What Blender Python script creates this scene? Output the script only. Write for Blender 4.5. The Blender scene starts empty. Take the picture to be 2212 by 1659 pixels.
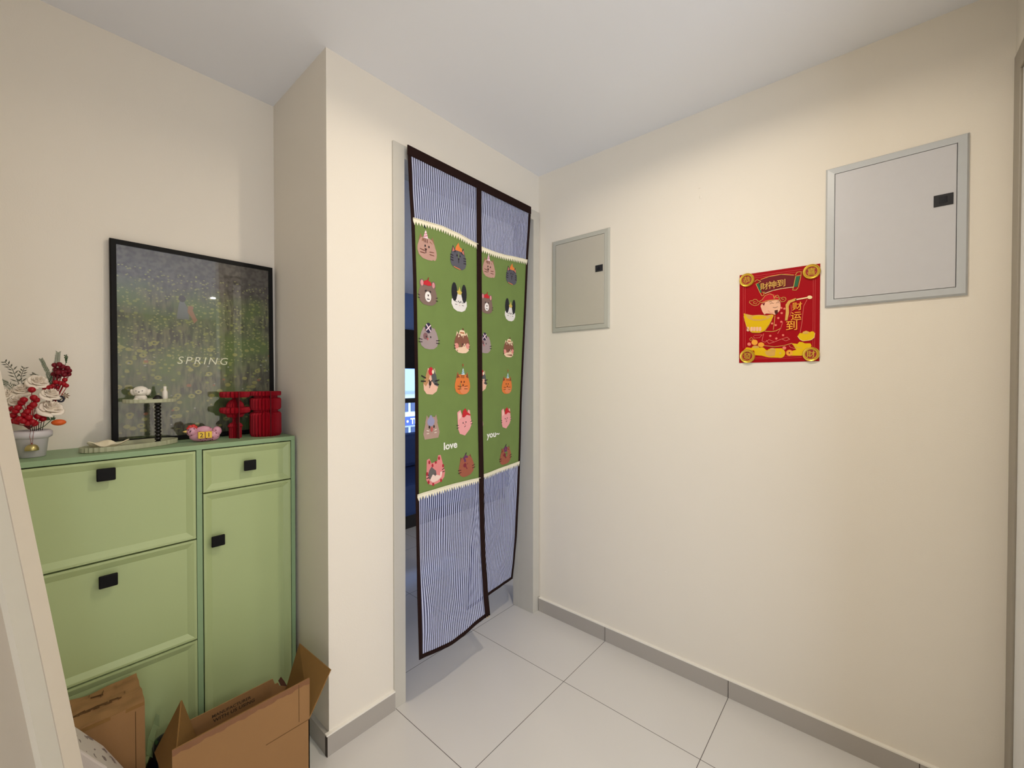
import bpy, bmesh, math, random
from mathutils import Vector, Matrix
random.seed(7)
sc = bpy.context.scene
COL = sc.collection
PI = math.pi
# ------------------------------------------------------------------ camera
cd = bpy.data.cameras.new('camera'); cam = bpy.data.objects.new('camera', cd); COL.objects.link(cam)
cd.sensor_width = 36.0; cd.lens = 36.0 * 896.82 / 2212.0; cd.clip_start = 0.01; cd.clip_end = 200
_fw = Vector((0.75551617, 0.65502711, -0.01161059)); _rt = Vector((0.655076474, -0.755562336, 0.000607858756)); _up = Vector((0.00837436, 0.00806507, 0.99993241))
cam.matrix_world = Matrix(((_rt.x, _up.x, -_fw.x, 0), (_rt.y, _up.y, -_fw.y, 0), (_rt.z, _up.z, -_fw.z, 1.3998), (0, 0, 0, 1)))
sc.camera = cam
# ------------------------------------------------------------------ view
vs = sc.view_settings
sc.display_settings.display_device = 'sRGB'
vs.view_transform = 'Standard'; vs.look = 'None'; vs.gamma = 1.0; vs.exposure = 0.12; vs.use_curve_mapping = False
# ------------------------------------------------------------------ world (overcast daylight outside)
w = bpy.data.worlds.new('daylight'); sc.world = w; w.use_nodes = True
wn = w.node_tree.nodes; wl = w.node_tree.links; wn['Background'].inputs[1].default_value = 1.0
# sky: blue to the north (+Y, in front), pale and brighter to the south (-Y, behind the camera)
_tc = wn.new('ShaderNodeTexCoord'); _sp = wn.new('ShaderNodeSeparateXYZ'); _mr = wn.new('ShaderNodeMapRange'); _mx = wn.new('ShaderNodeMix'); _mx.data_type = 'RGBA'
wl.new(_tc.outputs['Generated'], _sp.inputs[0]); wl.new(_sp.outputs['Y'], _mr.inputs[0]); _mr.inputs[1].default_value = 0.25; _mr.inputs[2].default_value = 0.75
_mx.inputs['A'].default_value = (3.8, 4.2, 4.9, 1); _mx.inputs['B'].default_value = (0.30, 0.58, 1.35, 1); wl.new(_mr.outputs[0], _mx.inputs['Factor']); wl.new(_mx.outputs['Result'], wn['Background'].inputs[0])
H = 2.6195
CEIL = H
def portal(name, loc, rot, sx, sy):
    l = bpy.data.lights.new(name, 'AREA'); l.shape = 'RECTANGLE'; l.size = sx; l.size_y = sy; l.energy = 1; l.cycles.is_portal = True
    o = bpy.data.objects.new(name, l); COL.objects.link(o); o.location = loc; o.rotation_euler = rot
portal('sky_portal', (2.9, 5.02, 1.0), (-PI/2, 0, 0), 3.4, 1.7)
portal('sky_portal', (-0.42, -2.1, 1.25), (0, -PI/2, 0), 2.1, 2.4)  # daylight fill through the added, unseen left wall opening
# downlights: (x, y, watts); the last pair is unseen, added as fill
LAMPS = [(1.00, 0.45, 11.4), (0.35, -1.60, 2.5), (1.58, -2.60, 30.0), (0.35, -3.3, 16.0), (3.0, -2.0, 52.0)]
for i, (x, y, e) in enumerate(LAMPS):
    l = bpy.data.lights.new('downlight_lamp', 'AREA'); l.shape = 'DISK'; l.size = 0.044; l.energy = e; l.color = (1.0, 0.87, 0.70) if i == 0 else (1.0, 0.92, 0.82)
    o = bpy.data.objects.new('downlight_lamp', l); COL.objects.link(o); o.location = (x, y, CEIL - 0.0008)
# ------------------------------------------------------------------ materials
def lin(c):
    return tuple(((v/255.0)/12.92 if v/255.0 <= 0.04045 else ((v/255.0+0.055)/1.055)**2.4) for v in c)
MATS = {}
def mat(name, rgb, rough=0.6, metal=0.0, noise=0.0, nscale=30.0, bump=0.0, bscale=200.0, coat=0.0, trans=0.0, spec=0.5, srgb=True):
    if name in MATS: return MATS[name]
    m = bpy.data.materials.new(name); m.use_nodes = True; nt = m.node_tree; b = nt.nodes['Principled BSDF']
    c = lin(rgb) if srgb else rgb
    b.inputs['Base Color'].default_value = (*c, 1); b.inputs['Roughness'].default_value = rough; b.inputs['Metallic'].default_value = metal
    b.inputs['Specular IOR Level'].default_value = spec
    if coat: b.inputs['Coat Weight'].default_value = coat; b.inputs['Coat Roughness'].default_value = 0.05
    tc = nt.nodes.new('ShaderNodeTexCoord')
    n = nt.nodes.new('ShaderNodeTexNoise'); n.inputs['Scale'].default_value = nscale; n.inputs['Detail'].default_value = 4
    nt.links.new(tc.outputs['Object'], n.inputs['Vector'])
    mx = nt.nodes.new('ShaderNodeMix'); mx.data_type = 'RGBA'
    k = noise if noise else 0.02
    mx.inputs['A'].default_value = (*[v*(1-k) for v in c], 1); mx.inputs['B'].default_value = (*[min(1, v*(1+k)) for v in c], 1)
    nt.links.new(n.outputs['Fac'], mx.inputs['Factor']); nt.links.new(mx.outputs['Result'], b.inputs['Base Color'])
    if bump:
        n2 = nt.nodes.new('ShaderNodeTexNoise'); n2.inputs['Scale'].default_value = bscale; nt.links.new(tc.outputs['Object'], n2.inputs['Vector'])
        bp = nt.nodes.new('ShaderNodeBump'); bp.inputs['Strength'].default_value = bump; bp.inputs['Distance'].default_value = 0.002
        nt.links.new(n2.outputs['Fac'], bp.inputs['Height']); nt.links.new(bp.outputs['Normal'], b.inputs['Normal'])
    MATS[name] = m
    return m
def math_node(nt, op, a, b=None):
    n = nt.nodes.new('ShaderNodeMath'); n.operation = op
    for i, v in enumerate((a, b)):
        if v is None: continue
        if isinstance(v, (int, float)): n.inputs[i].default_value = v
        else: nt.links.new(v, n.inputs[i])
    return n.outputs[0]
WALL = mat('wall_paint', (240, 233, 220), 0.75, noise=0.015, nscale=2.0, bump=0.12, bscale=260)
CEILM = mat('ceiling_paint', (241, 242, 246), 0.8, noise=0.01, nscale=2.0)
SKIRT = mat('baseboard_tile', (178, 172, 164), 0.28, noise=0.03, nscale=6)
FRAMEP = mat('door_frame_paint', (205, 201, 190), 0.38)
LINE = mat('dark_joint', (70, 62, 56), 0.8)
def tile_mat():
    m = bpy.data.materials.new('floor_tile'); m.use_nodes = True; nt = m.node_tree; b = nt.nodes['Principled BSDF']
    tc = nt.nodes.new('ShaderNodeTexCoord'); sp = nt.nodes.new('ShaderNodeSeparateXYZ'); nt.links.new(tc.outputs['Object'], sp.inputs[0])
    ds = []
    for ax, off in (('X', 1.5973), ('Y', 1.0673)):
        f = math_node(nt, 'FRACT', math_node(nt, 'DIVIDE', math_node(nt, 'SUBTRACT', sp.outputs[ax], off), 0.6009 if ax == 'Y' else 0.5995))
        d = math_node(nt, 'ABSOLUTE', math_node(nt, 'SUBTRACT', f, 0.5))
        ds.append(math_node(nt, 'SUBTRACT', 0.5, d))
    mn = math_node(nt, 'MINIMUM', ds[0], ds[1])
    g = math_node(nt, 'LESS_THAN', mn, 0.0021)
    n = nt.nodes.new('ShaderNodeTexNoise'); n.inputs['Scale'].default_value = 1.2; n.inputs['Detail'].default_value = 3; nt.links.new(tc.outputs['Object'], n.inputs['Vector'])
    mx0 = nt.nodes.new('ShaderNodeMix'); mx0.data_type = 'RGBA'; mx0.inputs['A'].default_value = (*lin((220, 217, 212)), 1); mx0.inputs['B'].default_value = (*lin((228, 225, 220)), 1)
    nt.links.new(n.outputs['Fac'], mx0.inputs['Factor'])
    mx = nt.nodes.new('ShaderNodeMix'); mx.data_type = 'RGBA'; nt.links.new(g, mx.inputs['Factor']); nt.links.new(mx0.outputs['Result'], mx.inputs['A']); mx.inputs['B'].default_value = (*lin((92, 86, 82)), 1)
    nt.links.new(mx.outputs['Result'], b.inputs['Base Color'])
    r = math_node(nt, 'ADD', math_node(nt, 'MULTIPLY', g, 0.5), 0.13); nt.links.new(r, b.inputs['Roughness'])
    b.inputs['Specular IOR Level'].default_value = 0.5
    return m
# ------------------------------------------------------------------ mesh helpers
def obj(name, bm, m=None, parent=None, smooth=False, bevel=0.0, loc=None, recalc=True):
    me = bpy.data.meshes.new(name)
    if recalc: bmesh.ops.recalc_face_normals(bm, faces=bm.faces)
    bm.to_mesh(me); bm.free()
    ms = m if isinstance(m, (list, tuple)) else [m]
    for x in ms:
        if x: me.materials.append(x)
    if smooth:
        for p in me.polygons: p.use_smooth = True
    o = bpy.data.objects.new(name, me); COL.objects.link(o)
    if parent: o.parent = parent
    if loc: o.location = loc
    if bevel:
        md = o.modifiers.new('bevel', 'BEVEL'); md.width = bevel; md.segments = 2; md.limit_method = 'ANGLE'; md.angle_limit = 0.7
    return o
def tag(o, label, cat, group=None, kind=None):
    if label: o['label'] = label
    if cat: o['category'] = cat
    if group: o['group'] = group
    if kind: o['kind'] = kind
    return o
def thing(name, label, cat, loc=(0, 0, 0), group=None, rotz=0.0):
    o = bpy.data.objects.new(name, None); COL.objects.link(o); o.location = loc; o.rotation_euler = (0, 0, rotz); o.empty_display_size = 0.05
    return tag(o, label, cat, group)
def box(bm, x0, x1, y0, y1, z0, z1, mi=0, M=None):
    vs_ = [bm.verts.new((x, y, z)) for z in (z0, z1) for y in (y0, y1) for x in (x0, x1)]
    if M is not None:
        for v in vs_: v.co = M @ v.co
    for f in ((0, 2, 3, 1), (4, 5, 7, 6), (0, 1, 5, 4), (2, 6, 7, 3), (0, 4, 6, 2), (1, 3, 7, 5)):
        fc = bm.faces.new([vs_[i] for i in f]); fc.material_index = mi
    return vs_
def nb(): return bmesh.new()
def bx(*a, **k):
    bm = nb(); box(bm, *a, **k); return bm
def struct(name, bm, m, bevel=0.0):
    o = obj(name, bm, m, bevel=bevel); o['kind'] = 'structure'; return o
def ellip(bm, c, r, rot=None, seg=20, ring=12, mi=0, flat=None):
    vs_ = []
    R = rot if rot is not None else Matrix.Identity(3)
    top = bm.verts.new(Vector(c) + R @ Vector((0, 0, r[2]))); bot = bm.verts.new(Vector(c) + R @ Vector((0, 0, -r[2])))
    for i in range(1, ring):
        a = PI*i/ring; row = []
        for j in range(seg):
            b = 2*PI*j/seg; p = Vector((r[0]*math.sin(a)*math.cos(b), r[1]*math.sin(a)*math.sin(b), r[2]*math.cos(a)))
            row.append(bm.verts.new(Vector(c) + R @ p))
        vs_.append(row)
    fs = []
    for j in range(seg):
        k = (j+1) % seg
        fs.append(bm.faces.new((top, vs_[0][j], vs_[0][k]))); fs.append(bm.faces.new((bot, vs_[-1][k], vs_[-1][j])))
        for i in range(len(vs_)-1): fs.append(bm.faces.new((vs_[i][j], vs_[i+1][j], vs_[i+1][k], vs_[i][k])))
    for f in fs: f.material_index = mi; f.smooth = True
def lathe(bm, prof, c=(0, 0, 0), seg=32, mi=0, sx=1.0, sy=1.0, rot=0.0, pleat=0, pamp=0.0):
    rows = []; n = seg if not pleat else pleat*2
    cr, sr = math.cos(rot), math.sin(rot)
    for r, z in prof:
        if r <= 1e-6: rows.append([bm.verts.new((c[0], c[1], c[2]+z))]); continue
        row = []
        for j in range(n):
            a = 2*PI*j/n; rr = r*(1 - pamp*(j % 2)) if pleat else r
            x, y = rr*math.cos(a)*sx, rr*math.sin(a)*sy
            row.append(bm.verts.new((c[0]+x*cr-y*sr, c[1]+x*sr+y*cr, c[2]+z)))
        rows.append(row)
    for a, b in zip(rows, rows[1:]):
        for j in range(n):
            k = (j+1) % n
            if len(a) == 1 and len(b) == 1: continue
            if len(a) == 1: f = bm.faces.new((a[0], b[j], b[k]))
            elif len(b) == 1: f = bm.faces.new((a[j], b[0], a[k]))
            else: f = bm.faces.new((a[j], b[j], b[k], a[k]))
            f.material_index = mi
def tube(bm, pts, r, seg=8, mi=0, closed=False):
    pts = [Vector(p) for p in pts]; rings = []
    for i, p in enumerate(pts):
        t = (pts[min(i+1, len(pts)-1)] - pts[max(i-1, 0)]).normalized()
        u = t.cross(Vector((0, 0, 1)));
        if u.length < 0.05: u = t.cross(Vector((1, 0, 0)))
        u.normalize(); v = t.cross(u); rr = r[i] if isinstance(r, (list, tuple)) else r
        rings.append([bm.verts.new(p + u*rr*math.cos(2*PI*j/seg) + v*rr*math.sin(2*PI*j/seg)) for j in range(seg)])
    for a, b in zip(rings, rings[1:]):
        for j in range(seg):
            f = bm.faces.new((a[j], a[(j+1) % seg], b[(j+1) % seg], b[j])); f.material_index = mi; f.smooth = True
    for e in (rings[0], rings[-1]):
        f = bm.faces.new(e); f.material_index = mi
def prism(bm, pts, nrm, mi=0):
    """solid from a 3D polygon, thickened along -nrm"""
    a = [bm.verts.new(Vector(p)) for p in pts]; b = [bm.verts.new(Vector(p) - Vector(nrm)) for p in pts]
    n = len(pts); fs = [bm.faces.new(a), bm.faces.new(b[::-1])]
    for i in range(n): fs.append(bm.faces.new((a[i], b[i], b[(i+1) % n], a[(i+1) % n])))
    for f in fs: f.material_index = mi
def rectloft(bm, x0, x1, z0, z1, loops, place, mi=0, cap=True):
    """nested rectangles: loops = [(inset, height)...]; place(a, b, h) -> point"""
    rows = []
    for d, h in loops:
        rows.append([bm.verts.new(place(a, b, h)) for a, b in ((x0+d, z0+d), (x1-d, z0+d), (x1-d, z1-d), (x0+d, z1-d))])
    for p, q in zip(rows, rows[1:]):
        for j in range(4):
            f = bm.faces.new((p[j], p[(j+1) % 4], q[(j+1) % 4], q[j])); f.material_index = mi
    if cap:
        f = bm.faces.new(rows[-1]); f.material_index = mi
def text_bm(bm, s, size, place, mi=0, thick=0.0, shear=0.0, space=1.0, weight=0.0, align='CENTER'):
    """glyph outlines of the built-in font as faces; place(x, y) -> 3D point"""
    c = bpy.data.curves.new('glyphs', 'FONT'); c.body = s; c.size = size; c.shear = shear; c.space_character = space; c.offset = weight
    c.align_x = align; c.resolution_u = 3
    o = bpy.data.objects.new('glyphs', c); COL.objects.link(o); bpy.context.view_layer.update()
    me = bpy.data.meshes.new_from_object(o.evaluated_get(bpy.context.evaluated_depsgraph_get()))
    if me and len(me.vertices):
        vs_ = [bm.verts.new(place(v.co.x, v.co.y)) for v in me.vertices]
        for p in me.polygons:
            try:
                f = bm.faces.new([vs_[i] for i in p.vertices]); f.material_index = mi
            except ValueError: pass
    bpy.data.objects.remove(o); bpy.data.curves.remove(c)
    if me: bpy.data.meshes.remove(me)
# ------------------------------------------------------------------ the room
XW, YD, XP, YB = 2.0037, 1.5253, 0.7147, 2.035
XFL, XFR, ZF = 0.9912, 1.9982, 2.397
YI = 1.6702
XLW = -0.30
o = obj('floor', bx(XLW-.1, 5.0, -4.7, 5.1, -0.08, 0.0), tile_mat()); o['kind'] = 'structure'
struct('ceiling', bx(XLW-.1, 5.0, -4.7, 5.1, H, H+0.1), CEILM)
bm = nb(); box(bm, XLW-.1, XLW, -4.7, -3.3, 0, H); box(bm, XLW-.1, XLW, -.9, YB, 0, H); box(bm, XLW-.1, XLW, -3.3, -.9, 0, .2); box(bm, XLW-.1, XLW, -3.3, -.9, 2.3, H)  # unseen gap behind the camera, added to let in cool fill light
struct('wall_left', bm, WALL)
struct('wall_back', bx(XLW-.1, XP, YB, YB+.1, 0, H), WALL)
bm = nb()
box(bm, XP, XP+.14, YD, YB+.1, 0, H)
box(bm, XP+.14, XFL+.035, YD, YI, 0, H)
box(bm, XFL+.035, XFR-.02, YD, YI, ZF-.035, H)
box(bm, XFR-.02, XW+.15, YD, YI, 0, H)
struct('wall_front', bm, WALL)
bm = bx(XW, XW+.15, -.329, YD, 0, H)
for y, z, a, b in ((.599, 2.232, .006, .008), (.604, 2.275, .004, .003), (.749, .463, .003, .004), (.62, .41, .004, .002)): ellip(bm, (XW, y, z), (.0012, a, b), seg=12, ring=6)
struct('wall_right', bm, WALL)
bm = nb(); box(bm, 1.08, 1.12, -.43, -.329, 0, H); box(bm, 1.12, XW-.0, -.43, -.329, 2.36, H); box(bm, XW, XW+.15, -.43, -.329, 0, H)
struct('wall_near', bm, WALL)
# rooms beyond: behind the camera and behind the doorway
bm = bx(XLW, 5.0, -4.7, -4.6, 0, H)
struct('wall_rear', bm, WALL)
struct('wall_side', bx(4.9, 5.0, -4.6, 5.0, 0, H), WALL)
BLUEW = mat('inner_wall_daylight_tint', (112, 142, 202), 0.8)  # blue daylight of the inner room put into the wall colour
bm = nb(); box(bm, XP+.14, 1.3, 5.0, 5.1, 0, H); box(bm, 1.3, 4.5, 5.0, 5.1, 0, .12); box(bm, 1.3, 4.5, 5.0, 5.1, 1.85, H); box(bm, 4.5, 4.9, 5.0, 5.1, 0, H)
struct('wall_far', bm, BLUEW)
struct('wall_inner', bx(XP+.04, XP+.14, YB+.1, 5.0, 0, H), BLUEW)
# baseboards (7.7 cm tile strips with dark joints)
T = 0.0145
def skirt_run(name, x0, x1, y0, y1, joints_y=(), joints_x=()):
    bm = nb(); box(bm, x0, x1, y0, y1, 0, .0767)
    for y in joints_y: box(bm, x0-.0006, x1, y-.0012, y+.0012, 0, .0769, 1)
    for x in joints_x: box(bm, x-.0012, x+.0012, y0-.0006, y1, 0, .0769, 1)
    return struct(name, bm, [SKIRT, LINE])
skirt_run('baseboard_right', XW-T, XW, -.329, 1.5105, (1.0673, .4664, -.1345))
skirt_run('baseboard_front', XP-T, XFL, YD-T, YD, (), (XP-T+.001,))
skirt_run('baseboard_pillar', XP-T, XP, YD, 1.79)
skirt_run('baseboard_left', XLW, XLW+T, -4.6, YB)
# bright plaster line above the tile strip
SEAL = mat('white_filler', (250, 246, 236), 0.5)
struct('trim_1', bx(XW-T-.0012, XW, -.329, 1.5105, .0767, .0822), SEAL)
struct('trim_2', bx(XP-T-.001, XFL, YD-T-.0012, YD, .0767, .0822), SEAL)
# doorway 1: painted steel frame
def door_frame(name, xl, xr, zt, w, yf, y1, ystep, step):
    bm = nb()
    def U(x0, x1, zt_, ya, yb, ww):
        box(bm, x0, x0+ww, ya, yb, 0, zt_); box(bm, x1-ww, x1, ya, yb, 0, zt_); box(bm, x0+ww, x1-ww, ya, yb, zt_-ww, zt_)
    U(xl, xr, zt, yf, y1, w)
    U(xl+step, xr-step, zt-step, y1, ystep, w-step)
    return struct(name, bm, FRAMEP, bevel=.0015)
door_frame('door_1', XFL, XFR+.001, ZF, .0565, YD-.009, 1.628, 1.675, .0185)
# doorway 2, closed, in the short wall on the right edge
bm = nb(); box(bm, XW-.068, XW-.0005, -.40, -.326, 0, 2.3977); box(bm, 1.12, 1.188, -.40, -.326, 0, 2.3977); box(bm, 1.188, XW-.068, -.40, -.326, 2.3283, 2.3977)
DFR = mat('door_frame_grey', (160, 152, 138), 0.45)
d2 = struct('door_2', bm, DFR, bevel=.002)
leaf = obj('door_leaf', bx(1.190, XW-.070, -.375, -.332, .005, 2.326), mat('white_door', (240, 240, 238), .45), d2)
h = nb(); tube(h, [(1.25, -.335, 1.02), (1.25, -.29, 1.02), (1.36, -.285, 1.02)], .009, 8); obj('door_handle', h, mat('brushed_steel', (170, 170, 170), .3, 1.0), leaf)
# ceiling downlight fittings
for i, (x, y, e) in enumerate(LAMPS):
    d = thing('ceiling_downlight', ['round recessed downlight over the entrance hall floor by the doors', 'round recessed downlight nearest the left wall', 'round recessed downlight in the middle of the rear room', 'unseen fill downlight added at the far rear left', 'unseen fill downlight added at the rear right'][i], 'ceiling light', (x, y, H))
    bm = nb(); lathe(bm, [(.047, 0), (.048, -.009), (.056, -.010), (.060, -.006), (.060, 0)], seg=32); obj('rim', bm, mat('white_plastic', (235, 235, 232), .4), d)
# wall marks: two small plaster dabs left on the right wall
# ------------------------------------------------------------------ green shoe cabinet
GC = mat('green_carcass', (140, 168, 126), .5, noise=.02)
GD = mat('green_lacquer', (172, 188, 134), .42, noise=.02, nscale=4)
BLK = mat('black_handle', (8, 8, 9), .6, spec=.2)
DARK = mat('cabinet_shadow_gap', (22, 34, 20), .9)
ZT = 1.166
cab = thing('shoe_cabinet', 'tall slim light green shoe cabinet with tilting flaps, a drawer and a door', 'cabinet', (.304, 1.90, 0))
def loc_(bmf): return bmf
cx0, cx1, yf, yb_ = -.097, .7047, 1.795, 2.033
OX, OY = .304, 1.90
def cpart(name, bm, m, bevel=0.0, parent=None):
    for v in bm.verts: v.co.x -= OX; v.co.y -= OY
    return obj(name, bm, m, parent or cab, bevel=bevel)
cpart('top_board', bx(cx0, cx1, yf, yb_, 1.149, ZT), GC, .0012)
cpart('side_panel', bx(cx0, cx0+.016, yf, yb_, .0, 1.149), GC, .001)
cpart('side_panel', bx(.6895, cx1, yf, yb_, .0, 1.149), GC, .001)
cpart('divider', bx(.3740, .3905, yf, yb_-.01, .0, 1.149), GC, .001)
cpart('plinth', bx(cx0+.016, .6895, yf+.006, yf+.02, .0, .115), GC)
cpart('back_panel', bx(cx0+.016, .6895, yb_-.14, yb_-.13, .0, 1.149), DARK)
def front(name, x0, x1, z0, z1, knob):
    yo = yf - .001
    bm = nb()
    rectloft(bm, x0, x1, z0, z1, [(0, -.018), (0, 0), (.007, 0), (.0085, -.0005), (.026, -.0075), (.027, -.0075)], lambda a, b, h: (a, yo - h, b))
    d = cpart(name, bm, GD)
    kx, kz = knob
    bm = nb(); kw, kh = .0205, .0195
    if name == 'flap': kw = .0215
    y2 = yo + .0075
    box(bm, kx-.008, kx+.008, y2-.022, y2, kz-.008, kz+.008)
    box(bm, kx-kw, kx+kw, y2-.028, y2-.020, kz-kh, kz+kh)
    h = cpart('handle', bm, BLK, .003, d)
    return d
front('flap', -.078, .3715, .8385, 1.1455, (.1447, 1.1057))
front('flap', -.078, .3725, .4825, .8330, (.1472, .776))
front('flap', -.078, .3725, .1250, .4770, (.1472, .42))
front('drawer', .3935, .6865, .9945, 1.1455, (.536, 1.0735))
front('cabinet_door', .3935, .6865, .1250, .9895, (.433, .816))
# ------------------------------------------------------------------ framed picture
PX0, PX1, PZ0, PZ1 = .178, .699, 1.1675, 1.892
pic = thing('framed_picture', 'black framed SPRING picture of a flower meadow standing on the green cabinet', 'picture', ((PX0+PX1)/2, 2.000, PZ0))
pic.rotation_euler = (-.015, 0, 0)
W2 = (PX1-PX0)/2; PH = PZ1-PZ0
bm = nb(); rectloft(bm, -W2, W2, 0, PH, [(0, -.018), (0, 0), (.003, .003), (.0165, .003), (.0175, -.004)], lambda a, b, h: (a, -h, b), cap=False)
obj('frame', bm, mat('black_frame', (10, 9, 8), .55, spec=.2), pic)
def art_mat():
    m = bpy.data.materials.new('meadow_print'); m.use_nodes = True; nt = m.node_tree; b = nt.nodes['Principled BSDF']; b.inputs['Roughness'].default_value = .6
    tc = nt.nodes.new('ShaderNodeTexCoord'); sp = nt.nodes.new('ShaderNodeSeparateXYZ'); nt.links.new(tc.outputs['Object'], sp.inputs[0])
    def mix(f, a, c, bt='MIX'):
        n = nt.nodes.new('ShaderNodeMix'); n.data_type = 'RGBA'; n.blend_type = bt
        for k, v in (('Factor', f), ('A', a), ('B', c)):
            if isinstance(v, (int, float)): n.inputs[k].default_value = v
            elif isinstance(v, tuple): n.inputs[k].default_value = (*lin(v), 1)
            else: nt.links.new(v, n.inputs[k])
        return n.outputs['Result']
    def noise(sx, sz, scale, rot=0.0):
        mp = nt.nodes.new('ShaderNodeMapping'); mp.inputs['Scale'].default_value = (sx, 1, sz); mp.inputs['Rotation'].default_value = (0, rot, 0); nt.links.new(tc.outputs['Object'], mp.inputs[0])
        n = nt.nodes.new('ShaderNodeTexNoise'); n.inputs['Scale'].default_value = scale; n.inputs['Detail'].default_value = 5; nt.links.new(mp.outputs[0], n.inputs['Vector']); return n.outputs['Fac']
    def ramp(f, a, b2):
        n = nt.nodes.new('ShaderNodeMapRange'); n.inputs[1].default_value = a; n.inputs[2].default_value = b2; nt.links.new(f, n.inputs[0]); return n.outputs[0]
    strokes = noise(1, .25, 90, .5)
    g1 = mix(ramp(strokes, .40, .60), (58, 60, 42), (116, 116, 84))
    g2 = mix(ramp(noise(1, 1, 7), .42, .62), g1, (88, 112, 44))
    top = mix(ramp(noise(1, 1, 70), .4, .6), (54, 50, 46), (92, 86, 80))
    edge = math_node(nt, 'ADD', sp.outputs['Z'], math_node(nt, 'MULTIPLY', noise(1, 1, 9), .12))
    base = mix(ramp(edge, .60, .66), g2, top)
    # flower dabs, larger towards the foreground
    def dabs(scale, thr, col, zlo, zhi, rnd, ring=None):
        v = nt.nodes.new('ShaderNodeTexVoronoi'); v.inputs['Scale'].default_value = scale
        mp = nt.nodes.new('ShaderNodeMapping'); mp.inputs['Scale'].default_value = (1, 0, 1.35); nt.links.new(tc.outputs['Object'], mp.inputs[0]); nt.links.new(mp.outputs[0], v.inputs['Vector'])
        f = math_node(nt, 'LESS_THAN', v.outputs['Distance'], thr)
        if ring: f = math_node(nt, 'MULTIPLY', f, math_node(nt, 'GREATER_THAN', v.outputs['Distance'], ring))
        s2 = nt.nodes.new('ShaderNodeSeparateColor'); nt.links.new(v.outputs['Color'], s2.inputs[0])
        f = math_node(nt, 'MULTIPLY', f, math_node(nt, 'GREATER_THAN', s2.outputs[0], rnd))
        f = math_node(nt, 'MULTIPLY', f, math_node(nt, 'MULTIPLY', math_node(nt, 'GREATER_THAN', sp.outputs['Z'], zlo), math_node(nt, 'LESS_THAN', sp.outputs['Z'], zhi)))
        return math_node(nt, 'MULTIPLY', f, .75)
    base = mix(dabs(85, .30, None, .30, .64, .35), base, (160, 162, 100))
    base = mix(dabs(48, .30, None, .20, .56, .45), base, (146, 154, 74))
    base = mix(dabs(30, .34, None, .04, .38, .35, .14), base, (168, 164, 84))
    base = mix(dabs(24, .20, None, .05, .34, .72), base, (164, 100, 64))
    base = mix(dabs(42, .16, None, .03, .34, .72), base, (176, 176, 160))
    nt.links.new(base, b.inputs['Base Color'])
    return m
bm = nb()
pl_ = lambda k: (lambda x, z: (x, .004-.0006*k, z))
rectloft(bm, -W2+.017, W2-.017, .017, PH-.017, [(0, 0)], lambda a, b, h: (a, .004, b))
def pply(bm, pts, k, mi):
    f = bm.faces.new([bm.verts.new((x, .004-.0006*k, z)) for x, z in pts]); f.material_index = mi
def oval(cx, cz, rx, rz, n=16, a0=0.0): return [(cx+rx*math.cos(2*PI*i/n+a0), cz+rz*math.sin(2*PI*i/n+a0)) for i in range(n)]
gx, gz = .383-(PX0+PX1)/2, 1.665-PZ0
pply(bm, [(gx-.022, gz-.035), (gx+.018, gz-.035), (gx+.012, gz+.012), (gx+.002, gz+.034), (gx-.012, gz+.034), (gx-.016, gz+.01)], 1, 1)
pply(bm, oval(gx-.004, gz+.044, .011, .013), 2, 2)
pply(bm, [(gx+.012, gz+.005), (gx+.026, gz+.010), (gx+.033, gz-.010), (gx+.043, gz-.035), (gx+.032, gz-.048), (gx+.024, gz-.025), (gx+.013, gz-.008)], 2, 3)
pply(bm, oval(gx+.022, gz+.012, .009, .008), 3, 3)
tx, tz = .442-(PX0+PX1)/2, 1.458-PZ0
text_bm(bm, 'SPRING', .041, lambda x, y: (tx+x, .0010, tz+y), 4, shear=.22, space=1.28, weight=-.0001)
obj('artwork', bm, [art_mat(), mat('print_dress', (112, 118, 112), .6), mat('print_hair', (52, 48, 42), .6), mat('print_dog', (158, 116, 80), .6), mat('print_cream', (236, 236, 204), .6)], pic, recalc=False)
def glass_mat():
    m = bpy.data.materials.new('picture_glass'); m.use_nodes = True; nt = m.node_tree; nt.nodes.remove(nt.nodes['Principled BSDF'])
    fr = nt.nodes.new('ShaderNodeFresnel'); fr.inputs[0].default_value = 1.5
    t = nt.nodes.new('ShaderNodeBsdfTransparent'); g = nt.nodes.new('ShaderNodeBsdfGlossy'); g.inputs['Roughness'].default_value = .01
    mx = nt.nodes.new('ShaderNodeMixShader'); nt.links.new(math_node(nt, 'MULTIPLY', fr.outputs[0], 1.2), mx.inputs[0]); nt.links.new(t.outputs[0], mx.inputs[1]); nt.links.new(g.outputs[0], mx.inputs[2])
    nt.links.new(mx.outputs[0], nt.nodes['Material Output'].inputs[0]); return m
GL = glass_mat()
bm = nb(); box(bm, -W2+.0172, W2-.0172, -.0002, .0000, .0172, PH-.0172); obj('glass', bm, GL, pic)
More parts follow.
